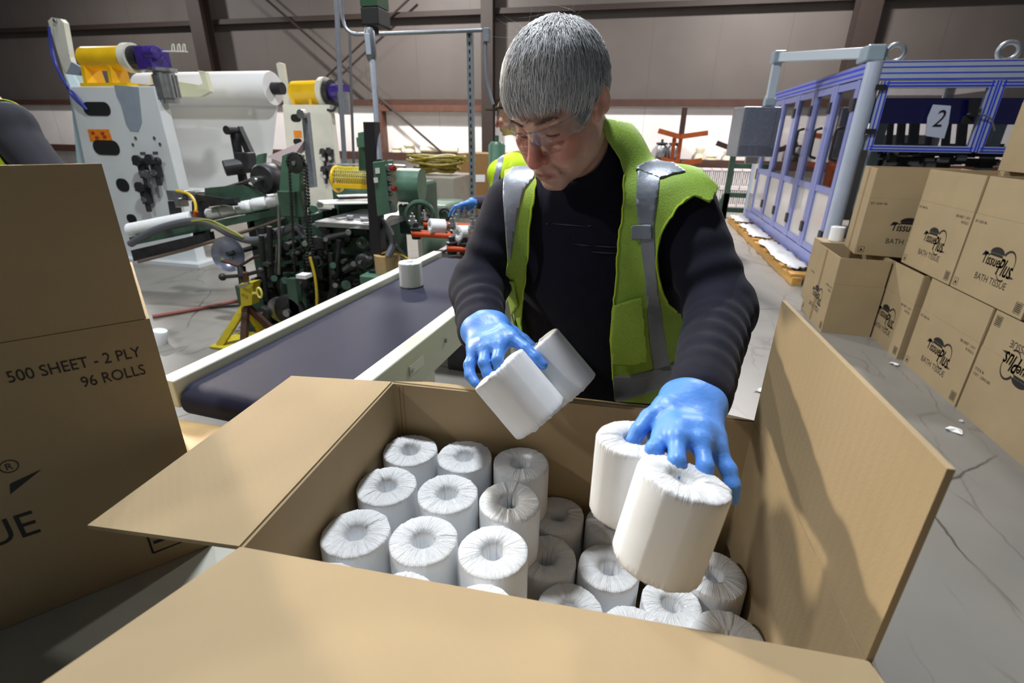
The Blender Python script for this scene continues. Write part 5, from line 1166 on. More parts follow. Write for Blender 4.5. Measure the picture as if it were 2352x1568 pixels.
def head_sdf(P):
    A = lambda a: np.abs(P)*np.array([1, 0, 0], np.float32)+P*np.array([0, 1, 1], np.float32)
    S = A(P)   # mirrored in x
    d = s_ell(P, (0, .015, .034), (.0745, .098, .086))
    d = su(d, s_ell(P, (0, -.028, -.038), (.064, .067, .078)), .03)
    d = su(d, s_ell(P, (0, -.046, -.086), (.043, .043, .033)), .03)
    d = su(d, s_ell(S, (.047, -.012, -.068), (.022, .036, .030)), .03)
    d = su(d, s_cap(P, (-.010, -.082, -.108), (.010, -.082, -.108), .014), .02)
    d = su(d, s_ell(S, (.043, -.064, -.026), (.021, .021, .017)), .02)
    d = su(d, s_ell(S, (.032, -.072, -.056), (.020, .018, .026)), .02)
    d = su(d, s_cap(S, (.012, -.0905, .017), (.043, -.076, .020), .008, .007), .016)
    d = ss(d, s_ell(S, (.031, -.103, -.001), (.019, .019, .011)), .014)
    d = su(d, s_ell(S, (.0315, -.0745, -.001), (.0155, .0155, .0125)), .004)
    d = ss(d, s_cap(S, (.018, -.0905, -.0075), (.045, -.083, -.0085), .0010, .0008), .0035)
    d = ss(d, s_cap(S, (.020, -.093, -.019), (.044, -.082, -.021), .0022), .010)
    d = su(d, s_cap(P, (0, -.090, .012), (0, -.117, -.036), .0075, .0115), .012)
    d = su(d, s_ell(P, (0, -.116, -.040), (.0125, .0125, .0115)), .008)
    d = su(d, s_ell(S, (.0135, -.101, -.045), (.0085, .0115, .0085)), .006)
    d = ss(d, s_ell(S, (.0065, -.108, -.0535), (.0035, .005, .003)), .003)
    d = su(d, s_ell(P, (0, -.080, -.074), (.034, .024, .026)), .014)
    d = su(d, s_cap(S, (0, -.1025, -.0725), (.022, -.092, -.0765), .0045, .003), .006)
    d = su(d, s_cap(S, (0, -.1005, -.0835), (.018, -.093, -.0815), .0055, .003), .006)
    d = ss(d, s_cap(S, (0, -.107, -.0783), (.027, -.091, -.0795), .0013), .003)
    d = ss(d, s_cap(S, (.021, -.100, -.048), (.037, -.084, -.084), .0022), .011)
    d = ss(d, s_cap(P, (-.018, -.098, -.094), (.018, -.098, -.094), .003), .012)
    for z in (.040, .050, .060): d = ss(d, s_cap(S, (0, -.0985+(z-.04)*.3, z), (.035, -.086+(z-.04)*.3, z+.002), .0006), .004)
    # ears
    rx = math.radians(12); Re = np.array([[1, 0, 0], [0, math.cos(rx), -math.sin(rx)], [0, math.sin(rx), math.cos(rx)]])@rotz(-.45)
    e = s_ell(S, (.0805, .014, .0), (.0085, .0195, .033), Re); e = ss(e, s_ell(S, (.0885, .007, .003), (.0065, .0105, .021), Re), .006)
    e = su(e, s_ell(S, (.076, -.002, -.024), (.007, .009, .011)), .008); e = su(e, s_ell(S, (.077, -.006, -.002), (.005, .005, .008)), .006)
    d = su(d, e, .008)
    d = su(d, s_cap(P, (0, .040, -.045), nkl, .050, .060), .03)
    d = su(d, s_cap(P, (0, -.030, -.095), (nkl[0]*.6, nkl[1]*.6, nkl[2]*.75), .028, .040), .03)
    return d
hV, hF = snet(lambda P: head_sdf(P.astype(np.float32)), (-.105, -.14, -.235), (.105, .20, .135), .0026)
def relax(V, F, it=1, lam=.5):
    n = len(V); F = np.asarray(F); E = np.concatenate([F[:, [i, (i+1) % 4]] for i in range(4)]); 
    for _ in range(it):
        s_ = np.zeros_like(V); c = np.zeros(n); np.add.at(s_, E[:, 0], V[E[:, 1]]); np.add.at(c, E[:, 0], 1); np.add.at(s_, E[:, 1], V[E[:, 0]]); np.add.at(c, E[:, 1], 1); V = V+lam*(s_/c[:, None]-V)
    return V
hV = relax(hV, hF, 1, .4)
# skin pigment: ruddier nose and cheeks, greyish stubble, darker brows and lash line
base = np.array(srgb(232, 186, 164)); red = np.array(srgb(212, 128, 112)); grey = np.array(srgb(190, 156, 140)); lip = np.array(srgb(168, 104, 94)); brow = np.array(srgb(104, 88, 80)); lid = np.array(srgb(176, 122, 104))
ax_ = np.abs(hV[:, 0]); x_, y_, z_ = hV.T
def blob(c, r): return np.clip(1-np.sqrt((((np.stack([ax_, y_, z_], 1)-c)/r)**2).sum(1)), 0, 1)
tint = np.tile(base, (len(hV), 1))
def mixc(w, col): 
    global tint
    tint = tint*(1-w[:, None])+col*w[:, None]
mixc(np.clip(blob((0, -.115, -.04), (.03, .04, .035))*2, 0, .8), red); mixc(np.clip(blob((.045, -.07, -.035), (.035, .05, .035))*1.6, 0, .6), red); mixc(blob((.08, .01, 0), (.02, .03, .045))*.7, red)
mixc(np.clip(blob((0, -.085, -.095), (.055, .05, .04))*1.8, 0, .6), grey); mixc(np.clip(blob((0, -.098, -.064), (.030, .03, .012))*2, 0, .6), grey)
mixc(np.clip(blob((0, -.102, -.078), (.026, .03, .0095))*2.0, 0, .75), lip)
mixc(np.clip(blob((.031, -.088, -.001), (.020, .03, .014))*2, 0, .5), lid)
mixc(np.clip(blob((.030, -.092, .0205), (.024, .03, .0065))*2.0, 0, .5), brow); mixc(np.clip(blob((.0315, -.092, -.0085), (.017, .02, .003))*3, 0, .85), np.array(srgb(52, 38, 34)))
body = from_np('body', hw(hV), hF, SKIN, PERSON, attr=tint)

# ---- hair: cap and combed strands
def hair_line(P):
    """height of the hairline for a point of the head (local)"""
    ax = np.abs(P[..., 0]); y = P[..., 1]
    return np.interp(y, [-.11, -.07, -.055, -.042, -.030, -.016, -.004, .014, .035, .06, .12], [.060, .052, .030, .006, -.012, -.008, .030, .034, -.010, -.060, -.075])
def cap_sdf(P):
    d = s_ell(P, (0, .013, .037), (.0835, .107, .094))
    d = d+.0022*np.sin(P[..., 0]*260+P[..., 1]*70+2*np.sin(P[..., 1]*60))*np.clip((P[..., 2]+.02)*12, 0, 1)
    g_ = (hair_line(P)-P[..., 2])*.7
    return np.maximum(d, g_)
cV, cF = snet(lambda P: cap_sdf(P.astype(np.float32)), (-.11, -.13, -.10), (.11, .15, .15), .0034)
cV = relax(cV, cF, 2)
def shade_hair(P, g_):
    t = np.array([.36, .36, .37])
    return t
capc = np.tile(np.array([.23, .23, .235]), (len(cV), 1))*(1+.25*vnoise(cV.astype(np.float32), 160, 4))[:, None]
hair = from_np('hair', hw(cV), cF, HAIRM, PERSON, attr=capc)
hg = np.random.default_rng(5); SV = []; SF = []; SCc = []; C_ = np.array([0, .012, .036]); RA = np.array([.088, .112, .099]); whorl = np.array([.012, .075, .118])
nst = 0
while nst < 13500:
    u = hg.normal(size=3); u /= np.linalg.norm(u); p = C_+u*RA
    if p[2] < hair_line(p)+.008: continue
    off = hg.uniform(.965, 1.03); L_ = hg.uniform(.030, .062); n = 7; P = []; q = u.copy()
    side = np.clip(abs(u[0])*1.6-.5, 0, 1)
    L_ *= 1-.45*np.clip(u[1]*1.5, 0, 1)
    if u[1] < -.2 and u[2] > .1: L_ *= 1.15
    for i in range(n):
        pp = C_+q*RA*(off+.035*math.sin(math.pi*min(1, i/(n-1)*.9))*hg.uniform(.6, 1.3)-.02*(i/(n-1))**2); P.append(pp)
        w = (C_+q*RA)-whorl; w /= np.linalg.norm(w)+1e-6
        dirv = w*.8+np.array([0, -.30, -.85])*(.5+.4*side)+np.array([.25*np.sign(u[0]+.02), 0, 0])*.3+hg.normal(size=3)*.22
        nr = q/RA; nr /= np.linalg.norm(nr); dirv -= nr*(dirv@nr); dirv /= np.linalg.norm(dirv)+1e-6
        q = ((C_+q*RA)+dirv*L_/(n-1)-C_)/RA; q /= np.linalg.norm(q)
    P = np.array(P)
    if P[-1][2] < hair_line(P[-1])-.030 and P[-1][1] < .02: 
        continue
    w0 = hg.uniform(.0004, .0009); r_ = w0*np.array([.7, 1, 1, .95, .8, .55, .12]); T = np.gradient(P, axis=0); nr = (P-C_)/RA**2; nr /= np.linalg.norm(nr, axis=1)[:, None]; bt = np.cross(T, nr); bt /= np.linalg.norm(bt, axis=1)[:, None]+1e-9
    o = len(SV)
    for i in range(n): SV += [P[i]-bt[i]*r_[i], P[i]+nr[i]*r_[i]*.8, P[i]+bt[i]*r_[i]]
    for i in range(n-1):
        for j in range(2): SF.append((o+i*3+j, o+i*3+j+1, o+i*3+3+j+1, o+i*3+3+j))
    v = hg.choice([.22, .42, .62, .80], p=[.14, .28, .36, .22]); 
    v = v*.55+.45*(.50+.20*float(vnoise(np.float32(P[:1]), 55, 3)[0])+.22*np.clip(.5-P[0][2]*4, -.6, .5)); v = max(.10, v*1.18)
    if side > .5: v *= .9
    SCc += [np.array([v*.98, v, v*1.03])]*(3*n); nst += 1
for k in range(16):   # loose flyaways on the crown
    a = hg.uniform(0, 6.28); p0 = np.array([.05*math.cos(a), .03+.05*math.sin(a), .125]); e = np.array([hg.normal()*.03, hg.normal()*.03-.005, hg.uniform(.015, .045)])
    P = [p0+e*t+np.array([.006*math.sin(3*t), .004*math.cos(4*t), 0]) for t in np.linspace(0, 1, 6)]; o = len(SV)
    for i, p in enumerate(P): r_ = .0005*(1-i/6); SV += [p-np.array([r_, 0, 0]), p+np.array([0, r_, 0]), p+np.array([r_, 0, 0])]; SCc += [np.array([.5, .5, .48])]*3
    for i in range(5):
        for j in range(2): SF.append((o+i*3+j, o+i*3+j+1, o+i*3+3+j+1, o+i*3+3+j))
from_np('hair_strands', hw(np.array(SV)), SF, HAIRM, hair, attr=np.array(SCc), smooth=True)
# eyelashes and brows
m = MB()
for s_ in (-1, 1): m.tube(hw(np.array([(s_*x, y, z) for x, y, z in ((.018, -.0905, -.0075), (.025, -.0925, -.0100), (.033, -.0915, -.0112), (.041, -.087, -.0100), (.046, -.082, -.0075))])), .00045, 5)
m.build('eyelashes', mat('lash', srgb(96, 70, 60), .7), PERSON, smooth=True)
m = MB()
for s_ in (-1, 1):
    for k in range(38):
        t = hg.uniform(0, 1); x = .012+.036*t; y = -.0985+.017*t**1.3; z = .0185+.004*math.sin(t*2.6)+hg.uniform(-.0025, .0025); m.tube(hw(np.array([(s_*x, y, z), (s_*(x+.004), y-.0012+.001*t, z+.002), (s_*(x+.008), y+.001, z+.001)])), [.0005, .0004, .0002], 3)
m.build('eyebrows', mat('brow_hair', srgb(112, 100, 92), .7), PERSON)
# ---- clear safety glasses: wrap lenses, bridge, temples
GL = thing('tmp', 'x', 'x'); bpy.data.objects.remove(GL)
gp = bpy.data.objects.new('safety_glasses', None); COL.objects.link(gp); gp.parent = PERSON; gp.empty_display_size = .03
def lens_pt(t, v):  # t across -1..1 wraps around the face, v 0 top 1 bottom
    a = t*1.08; top = .017-.004*abs(t); bot = -.034+.012*max(0, (abs(t)-.55)/.45)+.012*max(0, 1-abs(t)/.13)
    z = top+(bot-top)*v
    return (.082*math.sin(a)*.98, .004-.122*math.cos(a)+.012*v*0+.010*(v**2), z)
for s_ in (-1, 1):
    V = []; F = []; nt_, nv = 22, 9
    for i in range(nt_):
        for j in range(nv): V.append(lens_pt(s_*(.04+.96*i/(nt_-1)), j/(nv-1)))
    for i in range(nt_-1):
        for j in range(nv-1): F.append((i*nv+j, (i+1)*nv+j, (i+1)*nv+j+1, i*nv+j+1))
    o = from_np('lens', hw(V), F, CLEAR, None); o.parent = gp
    o.data.transform(Matrix.Translation(-Vector(PERSON.location)))
m = MB(); m.tube(hw(np.array([lens_pt(t, 0) for t in np.linspace(-1, 1, 40)])), .0016, 6)
for s_ in (-1, 1): m.tube(hw(np.array([lens_pt(s_*t, 1) for t in np.linspace(.12, 1, 24)])), .0008, 5)
o = m.build('brow_bar', CLEARF, None, smooth=True); o.parent = gp; o.data.transform(Matrix.Translation(-Vector(PERSON.location)))
for s_ in (-1, 1):
    e = lens_pt(s_, .25); e2 = lens_pt(s_, .6); m = MB(); pts = np.array([e, (s_*.080, -.030, .010), (s_*.084, .0, .016), (s_*.083, .018, .012), (s_*.078, .036, -.012)])
    sp = spline(pts, 5); hgt = np.interp(np.linspace(0, 1, len(sp)), [0, .3, .6, 1], [.016, .009, .006, .004])
    V = []; F = []
    for i, p in enumerate(sp):
        V += [p+np.array([s_*.0012, 0, hgt[i]]), p+np.array([s_*.0012, 0, -hgt[i]]), p+np.array([-s_*.0012, 0, -hgt[i]]), p+np.array([-s_*.0012, 0, hgt[i]])]
    for i in range(len(sp)-1):
        for j in range(4): F.append((4*i+j, 4*i+(j+1) % 4, 4*i+4+(j+1) % 4, 4*i+4+j))
    o = from_np('temple', hw(np.array(V)), F, CLEARF, None, smooth=False); o.parent = gp; o.data.transform(Matrix.Translation(-Vector(PERSON.location)))

# ---- sweater
chest = np.array([-.078, 1.145, 1.28]); belly = np.array([-.045, 1.145, 1.06])
Rt = rotz(-.08)
def torso(P, grow=0.0):
    d = s_ell(P, chest, (.198+grow, .128+grow, .20+grow), Rt); d = su(d, s_ell(P, belly, (.182+grow, .128+grow, .23+grow), Rt), .10)
    d = su(d, s_cap(P, shR+np.array([.05, .0, -.005]), shL+np.array([-.05, 0, -.005]), .066+grow), .06)
    d = su(d, s_cap(P, neck0+np.array([0, .010, .018]), chest+np.array([0, .02, .06]), .072+grow, .11+grow), .07)
    return d
def arm_t(P, a, b):
    a = np.asarray(a, np.float32); ba = np.asarray(b, np.float32)-a; return np.clip(((P-a)@ba)/(ba@ba), 0, 1)
def sweater(P):
    d = torso(P)
    d = d+.004*vnoise(P, 28, 3)*np.clip((1.36-P[..., 2])*6, 0, 1)
    for sh, el, wr, sgn in ((shR, elR, wrR, -1), (shL, elL, wrL, 1)):
        ua = s_cap(P, sh, el, .066, .060); t2_ = arm_t(P, el, wr); wr2 = el+(wr-el)*.97
        fa = s_cap(P, el, wr2, .060, .044)
        ln = np.linalg.norm(wr-el); fold = np.sin(t2_*ln*150+3*vnoise(P, 22, 5+sgn))*np.clip(t2_*3, 0, 1)*np.clip((1-t2_)*4, 0, 1)
        fa = fa-.0024*fold*(.6+.6*vnoise(P, 18, 31))-.004*vnoise(P, 34, 9)
        t1_ = arm_t(P, sh, el); ua = ua-.004*vnoise(P, 30, 12+sgn)-.003*np.sin(t1_*22+4*vnoise(P, 14, 2))*np.clip(t1_*2-.4, 0, 1)
        a = su(ua, fa, .03); d = su(d, a, .05)
    # crew neck opening and collar ring
    nd = hw((0, 0, 0))-neck0; nd = (HC+np.array([0, .03, -.05])-neck0); nd /= np.linalg.norm(nd)
    nk = s_cap(P, neck0+nd*.01, neck0+nd*.2, .062, .066); d = ss(d, nk, .012)
    q = P-(neck0+nd*.046).astype(np.float32); h_ = q@nd.astype(np.float32); rr_ = np.sqrt(np.maximum((q*q).sum(-1)-h_*h_, 0)); ring = np.sqrt((rr_-.068)**2+(h_*.55)**2)-.009
    d = su(d, ring, .014)
    # open ends at cuffs and hem
    d = np.maximum(d, .90-P[..., 2])
    return d
swV, swF = snet(lambda P: sweater(P.astype(np.float32)), (-.55, .60, .88), (.38, 1.36, 1.56), .0062)
swV = relax(swV, swF, 1, .4)
sweat = from_np('sweater', swV, swF, SWEAT, PERSON)
# knit piping lines across the chest
def band(pts, w, name, mt, parent, Vm, Tm, push, nrm):
    q = prj(Vm); d = np.full(len(q), 1e9)
    for a, b in zip(pts[:-1], pts[1:]):
        a = np.array(a, float); b = np.array(b, float); e = b-a; t = np.clip(((q-a)@e)/(e@e), 0, 1); d = np.minimum(d, np.linalg.norm(q-a-t[:, None]*e, axis=1))
    g_ = d-w; g_[Vm[:, 1] > 1.13] = 5; V2, F2 = clip_tris(Vm+nrm*push, Tm, g_)
    if len(F2): return from_np(name, V2, F2, mt, parent)
def vnormals(V, T):
    n = np.zeros_like(V); T = np.asarray(T); c = np.cross(V[T[:, 1]]-V[T[:, 0]], V[T[:, 2]]-V[T[:, 0]])
    for i in range(3): np.add.at(n, T[:, i], c)
    return n/(np.linalg.norm(n, axis=1)[:, None]+1e-12)
swT = tri(swF); swN = vnormals(swV, swT)
PIP = mat('piping_thread', srgb(58, 60, 78), .8)
for pts in ([(1212, 512), (1300, 516), (1425, 522)], [(1215, 531), (1320, 545), (1425, 548)], [(1300, 556), (1360, 566), (1420, 566)], [(1320, 570), (1380, 580), (1418, 580)]):
    band(pts, 1.8, 'piping', PIP, sweat, swV, swT, .0022, swN)

# ---- vest: shell over the torso and the first part of the upper arms
nkd = (HC+np.array([.01, .03, -.05])-neck0); nkd /= np.linalg.norm(nkd)
def vest_sdf(P, extra=0.0):
    d = torso(P, .013+extra)
    for sh, el in ((shR, elR), (shL, elL)): d = su(d, s_cap(P, sh, sh+(el-sh)*.46, .080+extra, .088+extra), .05)
    d = su(d, s_cap(P, neck0, neck0+nkd*.055, .080+extra, .076+extra), .04)
    low = np.clip((1.22-P[..., 2])*3.5, 0, 1); d = d-.012*low
    d = d+.0035*vnoise(P, 24, 21)+.004*np.sin(P[..., 0]*75+2*vnoise(P, 8, 2))*low
    return d
vV, vF = snet(lambda P: vest_sdf(P.astype(np.float32)), (-.45, .93, .93), (.32, 1.38, 1.62), .0065)
vV = relax(vV, vF, 1, .4); vT = tri(vF); vN = vnormals(vV, vT)
LEFTP = [(1208, 340), (1190, 345), (1160, 380), (1156, 450), (1160, 520), (1166, 600), (1160, 640), (1160, 660), (1166, 720), (1178, 790), (1205, 800), (1197, 740), (1201, 690), (1206, 640), (1213, 560), (1221, 480), (1231, 415), (1228, 385), (1215, 345)]
RIGHTP = [(1372, 270), (1395, 320), (1424, 365), (1434, 400), (1429, 480), (1421, 560), (1416, 640), (1408, 700), (1402, 780), (1406, 860), (1412, 920), (1545, 930), (1556, 890), (1575, 830), (1572, 770), (1566, 722), (1553, 716), (1530, 690), (1514, 640), (1509, 580), (1524, 525), (1558, 475), (1596, 449), (1632, 466), (1650, 430), (1600, 380), (1480, 290)]
vq = prj(vV)
frontm = vV[:, 1] < np.where(vV[:, 2] > 1.40, 1.17, 1.165)
gl = np.minimum(poly_sd(vq, LEFTP), poly_sd(vq, RIGHTP))
loc = (vV-chest)@Rt; gb = np.maximum.reduce([np.abs(loc[:, 0])-.215, vV[:, 2]-1.52, .955-vV[:, 2], -(np.linalg.norm(vV-neck0-np.array([0, 0, .05]), axis=1)-.075)])*1000
nf = -vN[:, 1]
g_ = np.where(frontm, gl, np.where(vV[:, 2] > 1.30, np.minimum(np.where(np.abs(loc[:, 0]) < .12, gb, 99), gl), gb))
# the rear half of the shoulder cap follows the same armhole
V2, F2 = clip_tris(vV, vT, g_); vest = from_np('safety_vest', V2, F2, LIME, PERSON); s_ = vest.modifiers.new('cloth', 'SOLIDIFY'); s_.thickness = .0035; s_.offset = 0
def vpatch(poly, name, mt, push, th=.002, parent=None, front=True):
    g2 = np.maximum(poly_sd(vq, poly), gl if front else -1e9); g2 = np.where(frontm, g2, 50.0); V3, F3 = clip_tris(vV+vN*push, vT, g2)
    if not len(F3): return None
    o = from_np(name, V3, F3, mt, parent or vest); s2 = o.modifiers.new('cloth', 'SOLIDIFY'); s2.thickness = th; s2.offset = 1; return o
vpatch([(1208, 345), (1236, 400), (1205, 435), (1192, 480), (1180, 540), (1172, 600), (1160, 560), (1150, 470), (1150, 420), (1168, 400)], 'reflective_stripe', SILVER, .002)
vpatch([(1463, 392), (1516, 408), (1510, 460), (1503, 520), (1508, 600), (1513, 680), (1520, 740), (1528, 800), (1540, 850), (1500, 850), (1490, 780), (1485, 700), (1480, 620), (1470, 540), (1461, 470)], 'reflective_stripe', SILVER, .002)
vpatch([(1455, 388), (1478, 375), (1515, 366), (1545, 376), (1575, 397), (1545, 402), (1517, 412), (1490, 402)], 'reflective_stripe', SILVER, .0022)
vpatch([(1405, 862), (1440, 862), (1490, 850), (1540, 835), (1568, 815), (1570, 850), (1535, 872), (1505, 895), (1405, 925)], 'reflective_stripe', SILVER, .002)
vpatch([(1449, 517), (1499, 514), (1500, 548), (1449, 549)], 'mic_loop', PATCH, .006, .003)
vpatch([(1404, 700), (1440, 688), (1470, 680), (1478, 760), (1483, 825), (1450, 835), (1402, 832)], 'pocket', LIME, .010, .004)
vpatch([(1160, 640), (1182, 640), (1196, 700), (1182, 720), (1196, 770), (1178, 790), (1158, 700)], 'pocket', LIME, .006, .003)
TRIM = mat('lime_binding', srgb(196, 226, 60), .55)
def binding(pts, name, push=.0035, r_=.0022):
    """fold of binding along an edge given in the photo, laid on the vest surface"""
    out = []
    for p in spline(np.array(pts, float), 5):
        dd = np.linalg.norm(vq-p, axis=1)+np.where(frontm, 0, 500); i = np.argsort(dd)[:4]; i = i[dd[i] < 14]
        if len(i): out.append((vV[i]+vN[i]*push*.5).mean(0))
    if len(out) > 3: MB().tube(np.array(out), r_, 6).build(name, TRIM, vest, smooth=True)
binding([(1434, 400), (1429, 480), (1421, 560), (1416, 640), (1408, 700), (1403, 780), (1408, 870)], 'edge_binding'); binding([(1632, 466), (1596, 449), (1558, 475), (1524, 525), (1509, 580), (1514, 640), (1530, 690), (1553, 716)], 'edge_binding')
binding([(1231, 415), (1221, 480), (1213, 560), (1206, 640), (1201, 690)], 'edge_binding')

# ---- gloved hands
def hand(name, wrist, back, mcps, fingers, thumb, cuff_dir, h=.0024, palm_r=.0165):
    caps = []
    for f in fingers:
        rs = [.0106, .0099, .0092, .0083]
        for i in range(len(f)-1): caps.append((f[i], f[i+1], rs[min(i, 3)], rs[min(i+1, 3)]))
    rs = [.0150, .0118, .0102, .0090]
    for i in range(len(thumb)-1): caps.append((thumb[i], thumb[i+1], rs[i], rs[i+1]))
    wrist = np.asarray(wrist); cuffe = wrist+np.asarray(cuff_dir)
    P_all = np.array([c[0] for c in caps]+[c[1] for c in caps]+[wrist, cuffe]); lo, hi = P_all.min(0)-.05, P_all.max(0)+.05
    mc = np.asarray(mcps); axis = mc.mean(0)-wrist; across = mc[-1]-mc[0]; across /= np.linalg.norm(across)
    wl = wrist-across*.020; wr_ = wrist+across*.020
    def sdf(P):
        d = s_cap(P, wl, wr_, .020)
        cuff = s_cap(P, wrist, cuffe, .030, .036); d = su(d, cuff, .03)
        for i in range(4):
            w = wl+(wr_-wl)*(i/3); d = su(d, s_cap(P, w, mc[i], .0185, .0135), .018)
        for i in range(3): d = su(d, s_cap(P, mc[i]*.8+wrist*.2, mc[i+1]*.8+wrist*.2, .0145), .012)
        d = su(d, s_cap(P, wrist, thumb[0], .020, .016), .02)
        fs = None
        for a, b, ra, rb in caps:
            c = s_cap(P, a, b, ra, rb); fs = c if fs is None else np.minimum(fs, c)
        g2 = None
        for f in list(fingers)+[thumb]:
            one = None
            for i in range(len(f)-1):
                rr_ = ([.0106, .0099, .0092, .0083] if f is not thumb else [.0150, .0118, .0102, .0090]); c = s_cap(P, f[i], f[i+1], rr_[i], rr_[i+1]); one = c if one is None else su(one, c, .004)
            g2 = one if g2 is None else su(g2, one, .0025)
        d = su(d, g2, .007)
        d = d+.0007*vnoise(P, 190, 8)+.0006*vnoise(P, 90, 3)
        # open cuff
        ax2 = (cuffe-wrist)/np.linalg.norm(cuffe-wrist); return np.maximum(d, (P-cuffe.astype(np.float32))@ax2.astype(np.float32))
    V, F = snet(lambda P: sdf(P.astype(np.float32)), lo, hi, h); V = relax(V, F, 1, .4)
    o = from_np(name, V, F, GLOVE, PERSON)
    ax2 = (cuffe-wrist)/np.linalg.norm(cuffe-wrist); MB().torus(cuffe-ax2*.004, ax2, .0335, .0022, 28, 8).build('rolled_cuff', GLOVE, o, smooth=True)
    return o
D_ = atd
Lw = D_(1590, 925, .685)
Lm = [D_(1522, 1000, .612), D_(1556, 1006, .590), D_(1608, 1014, .588), D_(1645, 1030, .600)]
Lf = [[Lm[0], D_(1502, 1032, .590), D_(1490, 1062, .595), D_(1486, 1085, .603)], [Lm[1], D_(1554, 1058, .563), D_(1558, 1092, .560), D_(1562, 1116, .566)], [Lm[2], D_(1620, 1070, .563), D_(1618, 1106, .560), D_(1613, 1130, .566)], [Lm[3], D_(1673, 1078, .583), D_(1682, 1115, .575), D_(1684, 1142, .578)]]
Lt = [D_(1530, 935, .655), D_(1492, 958, .640), D_(1466, 988, .628), D_(1451, 1014, .624)]
hand('glove', Lw, None, Lm, Lf, Lt, D_(1612, 905, .725)-Lw)
Rw = D_(1112, 755, .935)
Rm = [D_(1176, 776, .862), D_(1148, 795, .848), D_(1116, 802, .852), D_(1090, 808, .868)]
Rf = [[Rm[0], D_(1208, 800, .838), D_(1230, 820, .826), D_(1247, 838, .822)], [Rm[1], D_(1142, 826, .824), D_(1148, 850, .822), D_(1156, 866, .822)], [Rm[2], D_(1112, 834, .828), D_(1120, 858, .822), D_(1130, 876, .820)], [Rm[3], D_(1078, 838, .850), D_(1080, 862, .838), D_(1092, 880, .826)]]
Rt_ = [D_(1145, 748, .925), D_(1178, 762, .930), D_(1204, 780, .925), D_(1222, 796, .915)]
hand('glove', Rw, None, Rm, Rf, Rt_, D_(1100, 745, .975)-Rw)
# ---- legs and shoes (behind the carton)
def legs(P):
    d = s_ell(P, (-.045, 1.16, .92), (.165, .118, .13)); 
    for s_ in (-1, 1):
        hip = np.array([-.045+s_*.085, 1.165, .88]); kn = np.array([-.045+s_*.11, 1.15, .48]); an = np.array([-.045+s_*.12, 1.19, .09]); d = su(d, s_cap(P, hip, kn, .088, .066), .04); d = su(d, s_cap(P, kn, an, .068, .056), .03)
    return np.maximum(d, .06-P[..., 2])
lV, lF = snet(lambda P: legs(P.astype(np.float32)), (-.35, .98, .03), (.26, 1.36, 1.06), .014); from_np('trousers', lV, lF, JEANS, PERSON)
SHOES = []
for s_ in (-1, 1):
    x = -.045+s_*.125; V, F = snet(lambda P: np.maximum(su(s_ell(P, (x+s_*.01, 1.12, .045), (.046, .14, .042)), s_cap(P, (x, 1.19, .05), (x, 1.19, .10), .05), .03), .0015-P[..., 2]), (x-.09, .94, -.01), (x+.09, 1.30, .17), .009); from_np('shoe', V, F, SHOE, PERSON); SHOES.append((V, F))
# sweater edge of the cuff, ribbed
# ---- second worker behind, reaching for the rolls on the orange belts
Y2p = 3.75
P2 = thing('person', 'second worker in a cap and lime vest behind the first, reaching with a blue glove', 'person', (aty(1185, 450, Y2p)[0], Y2p, 0))
def p2(x, y, dY=0): return aty(x, y, Y2p+dY)
hd = p2(1172, 262); sR2, sL2 = p2(1150, 398, -.15), p2(1215, 372, .18)
el2 = p2(1150, 468, -.22); wr2_ = p2(1092, 464, -.34)
hip2 = np.array([p2(1195, 400)[0]+.02, Y2p, .95])
def head_at(parent, c, yaw_, pit_, skin=None):
    Rh = rotz(yaw_)@np.array([[1, 0, 0], [0, math.cos(pit_), -math.sin(pit_)], [0, math.sin(pit_), math.cos(pit_)]])
    from_np('body', hV@Rh.T+c, hF, SKIN, parent, attr=tint*.82); return Rh
def lower_at(parent, x, y, yaw_, m, dz=0.0):
    def mv(V): return (V-np.array([-.045, 1.16, 0]))@rotz(yaw_).T*np.array([1, 1, 1+dz])+np.array([x, y, 0])
    from_np('trousers', mv(lV), lF, m, parent)
    for V, F in SHOES: from_np('shoe', mv(V), F, SHOE, parent)
Rh2 = head_at(P2, hd, -math.pi/2, math.radians(20)); lower_at(P2, hip2[0], hip2[1], -math.pi/2, JEANS, .03)
SW2 = mat('plum_sweatshirt', srgb(70, 60, 78), .85, var=.1)
def sw2(P):
    ctr = (sR2+sL2)/2; d = s_cap(P, ctr+np.array([0, 0, -.06]), hip2, .145, .15); d = su(d, s_cap(P, sR2, sL2, .085), .06)
    d = su(d, s_cap(P, sR2, el2, .07, .06), .03); d = su(d, s_cap(P, el2, wr2_, .058, .043), .02); d = su(d, s_cap(P, sL2, sL2+np.array([.03, .05, -.42]), .07, .055), .03)
    return np.maximum(d, .9-P[..., 2])+.004*vnoise(P, 30, 3)
V, F = snet(lambda P: sw2(P.astype(np.float32)), (hd[0]-.65, Y2p-.55, .88), (hd[0]+.4, Y2p+.5, hd[2]-.03), .012); from_np('sweatshirt', V, F, SW2, P2)
V, F = snet(lambda P: sw2(P.astype(np.float32))-.012, (hd[0]-.65, Y2p-.55, .88), (hd[0]+.4, Y2p+.5, hd[2]-.03), .014)
T = tri(F); q = prj(V); gq = np.maximum(np.where((q[:, 0] > 1148), -10, 10.0), np.where(np.linalg.norm(V-hd-np.array([0, 0, -.1]), axis=1) > .13, -1, 1))
vx = np.maximum.reduce([-(V[:, 0]-(sR2[0]-.14)), np.abs(V[:, 1]-Y2p)-.25, 1.0-V[:, 2]]); V3, F3 = clip_tris(V, T, np.maximum(vx, -(np.linalg.norm(V-hd, axis=1)-.2)))
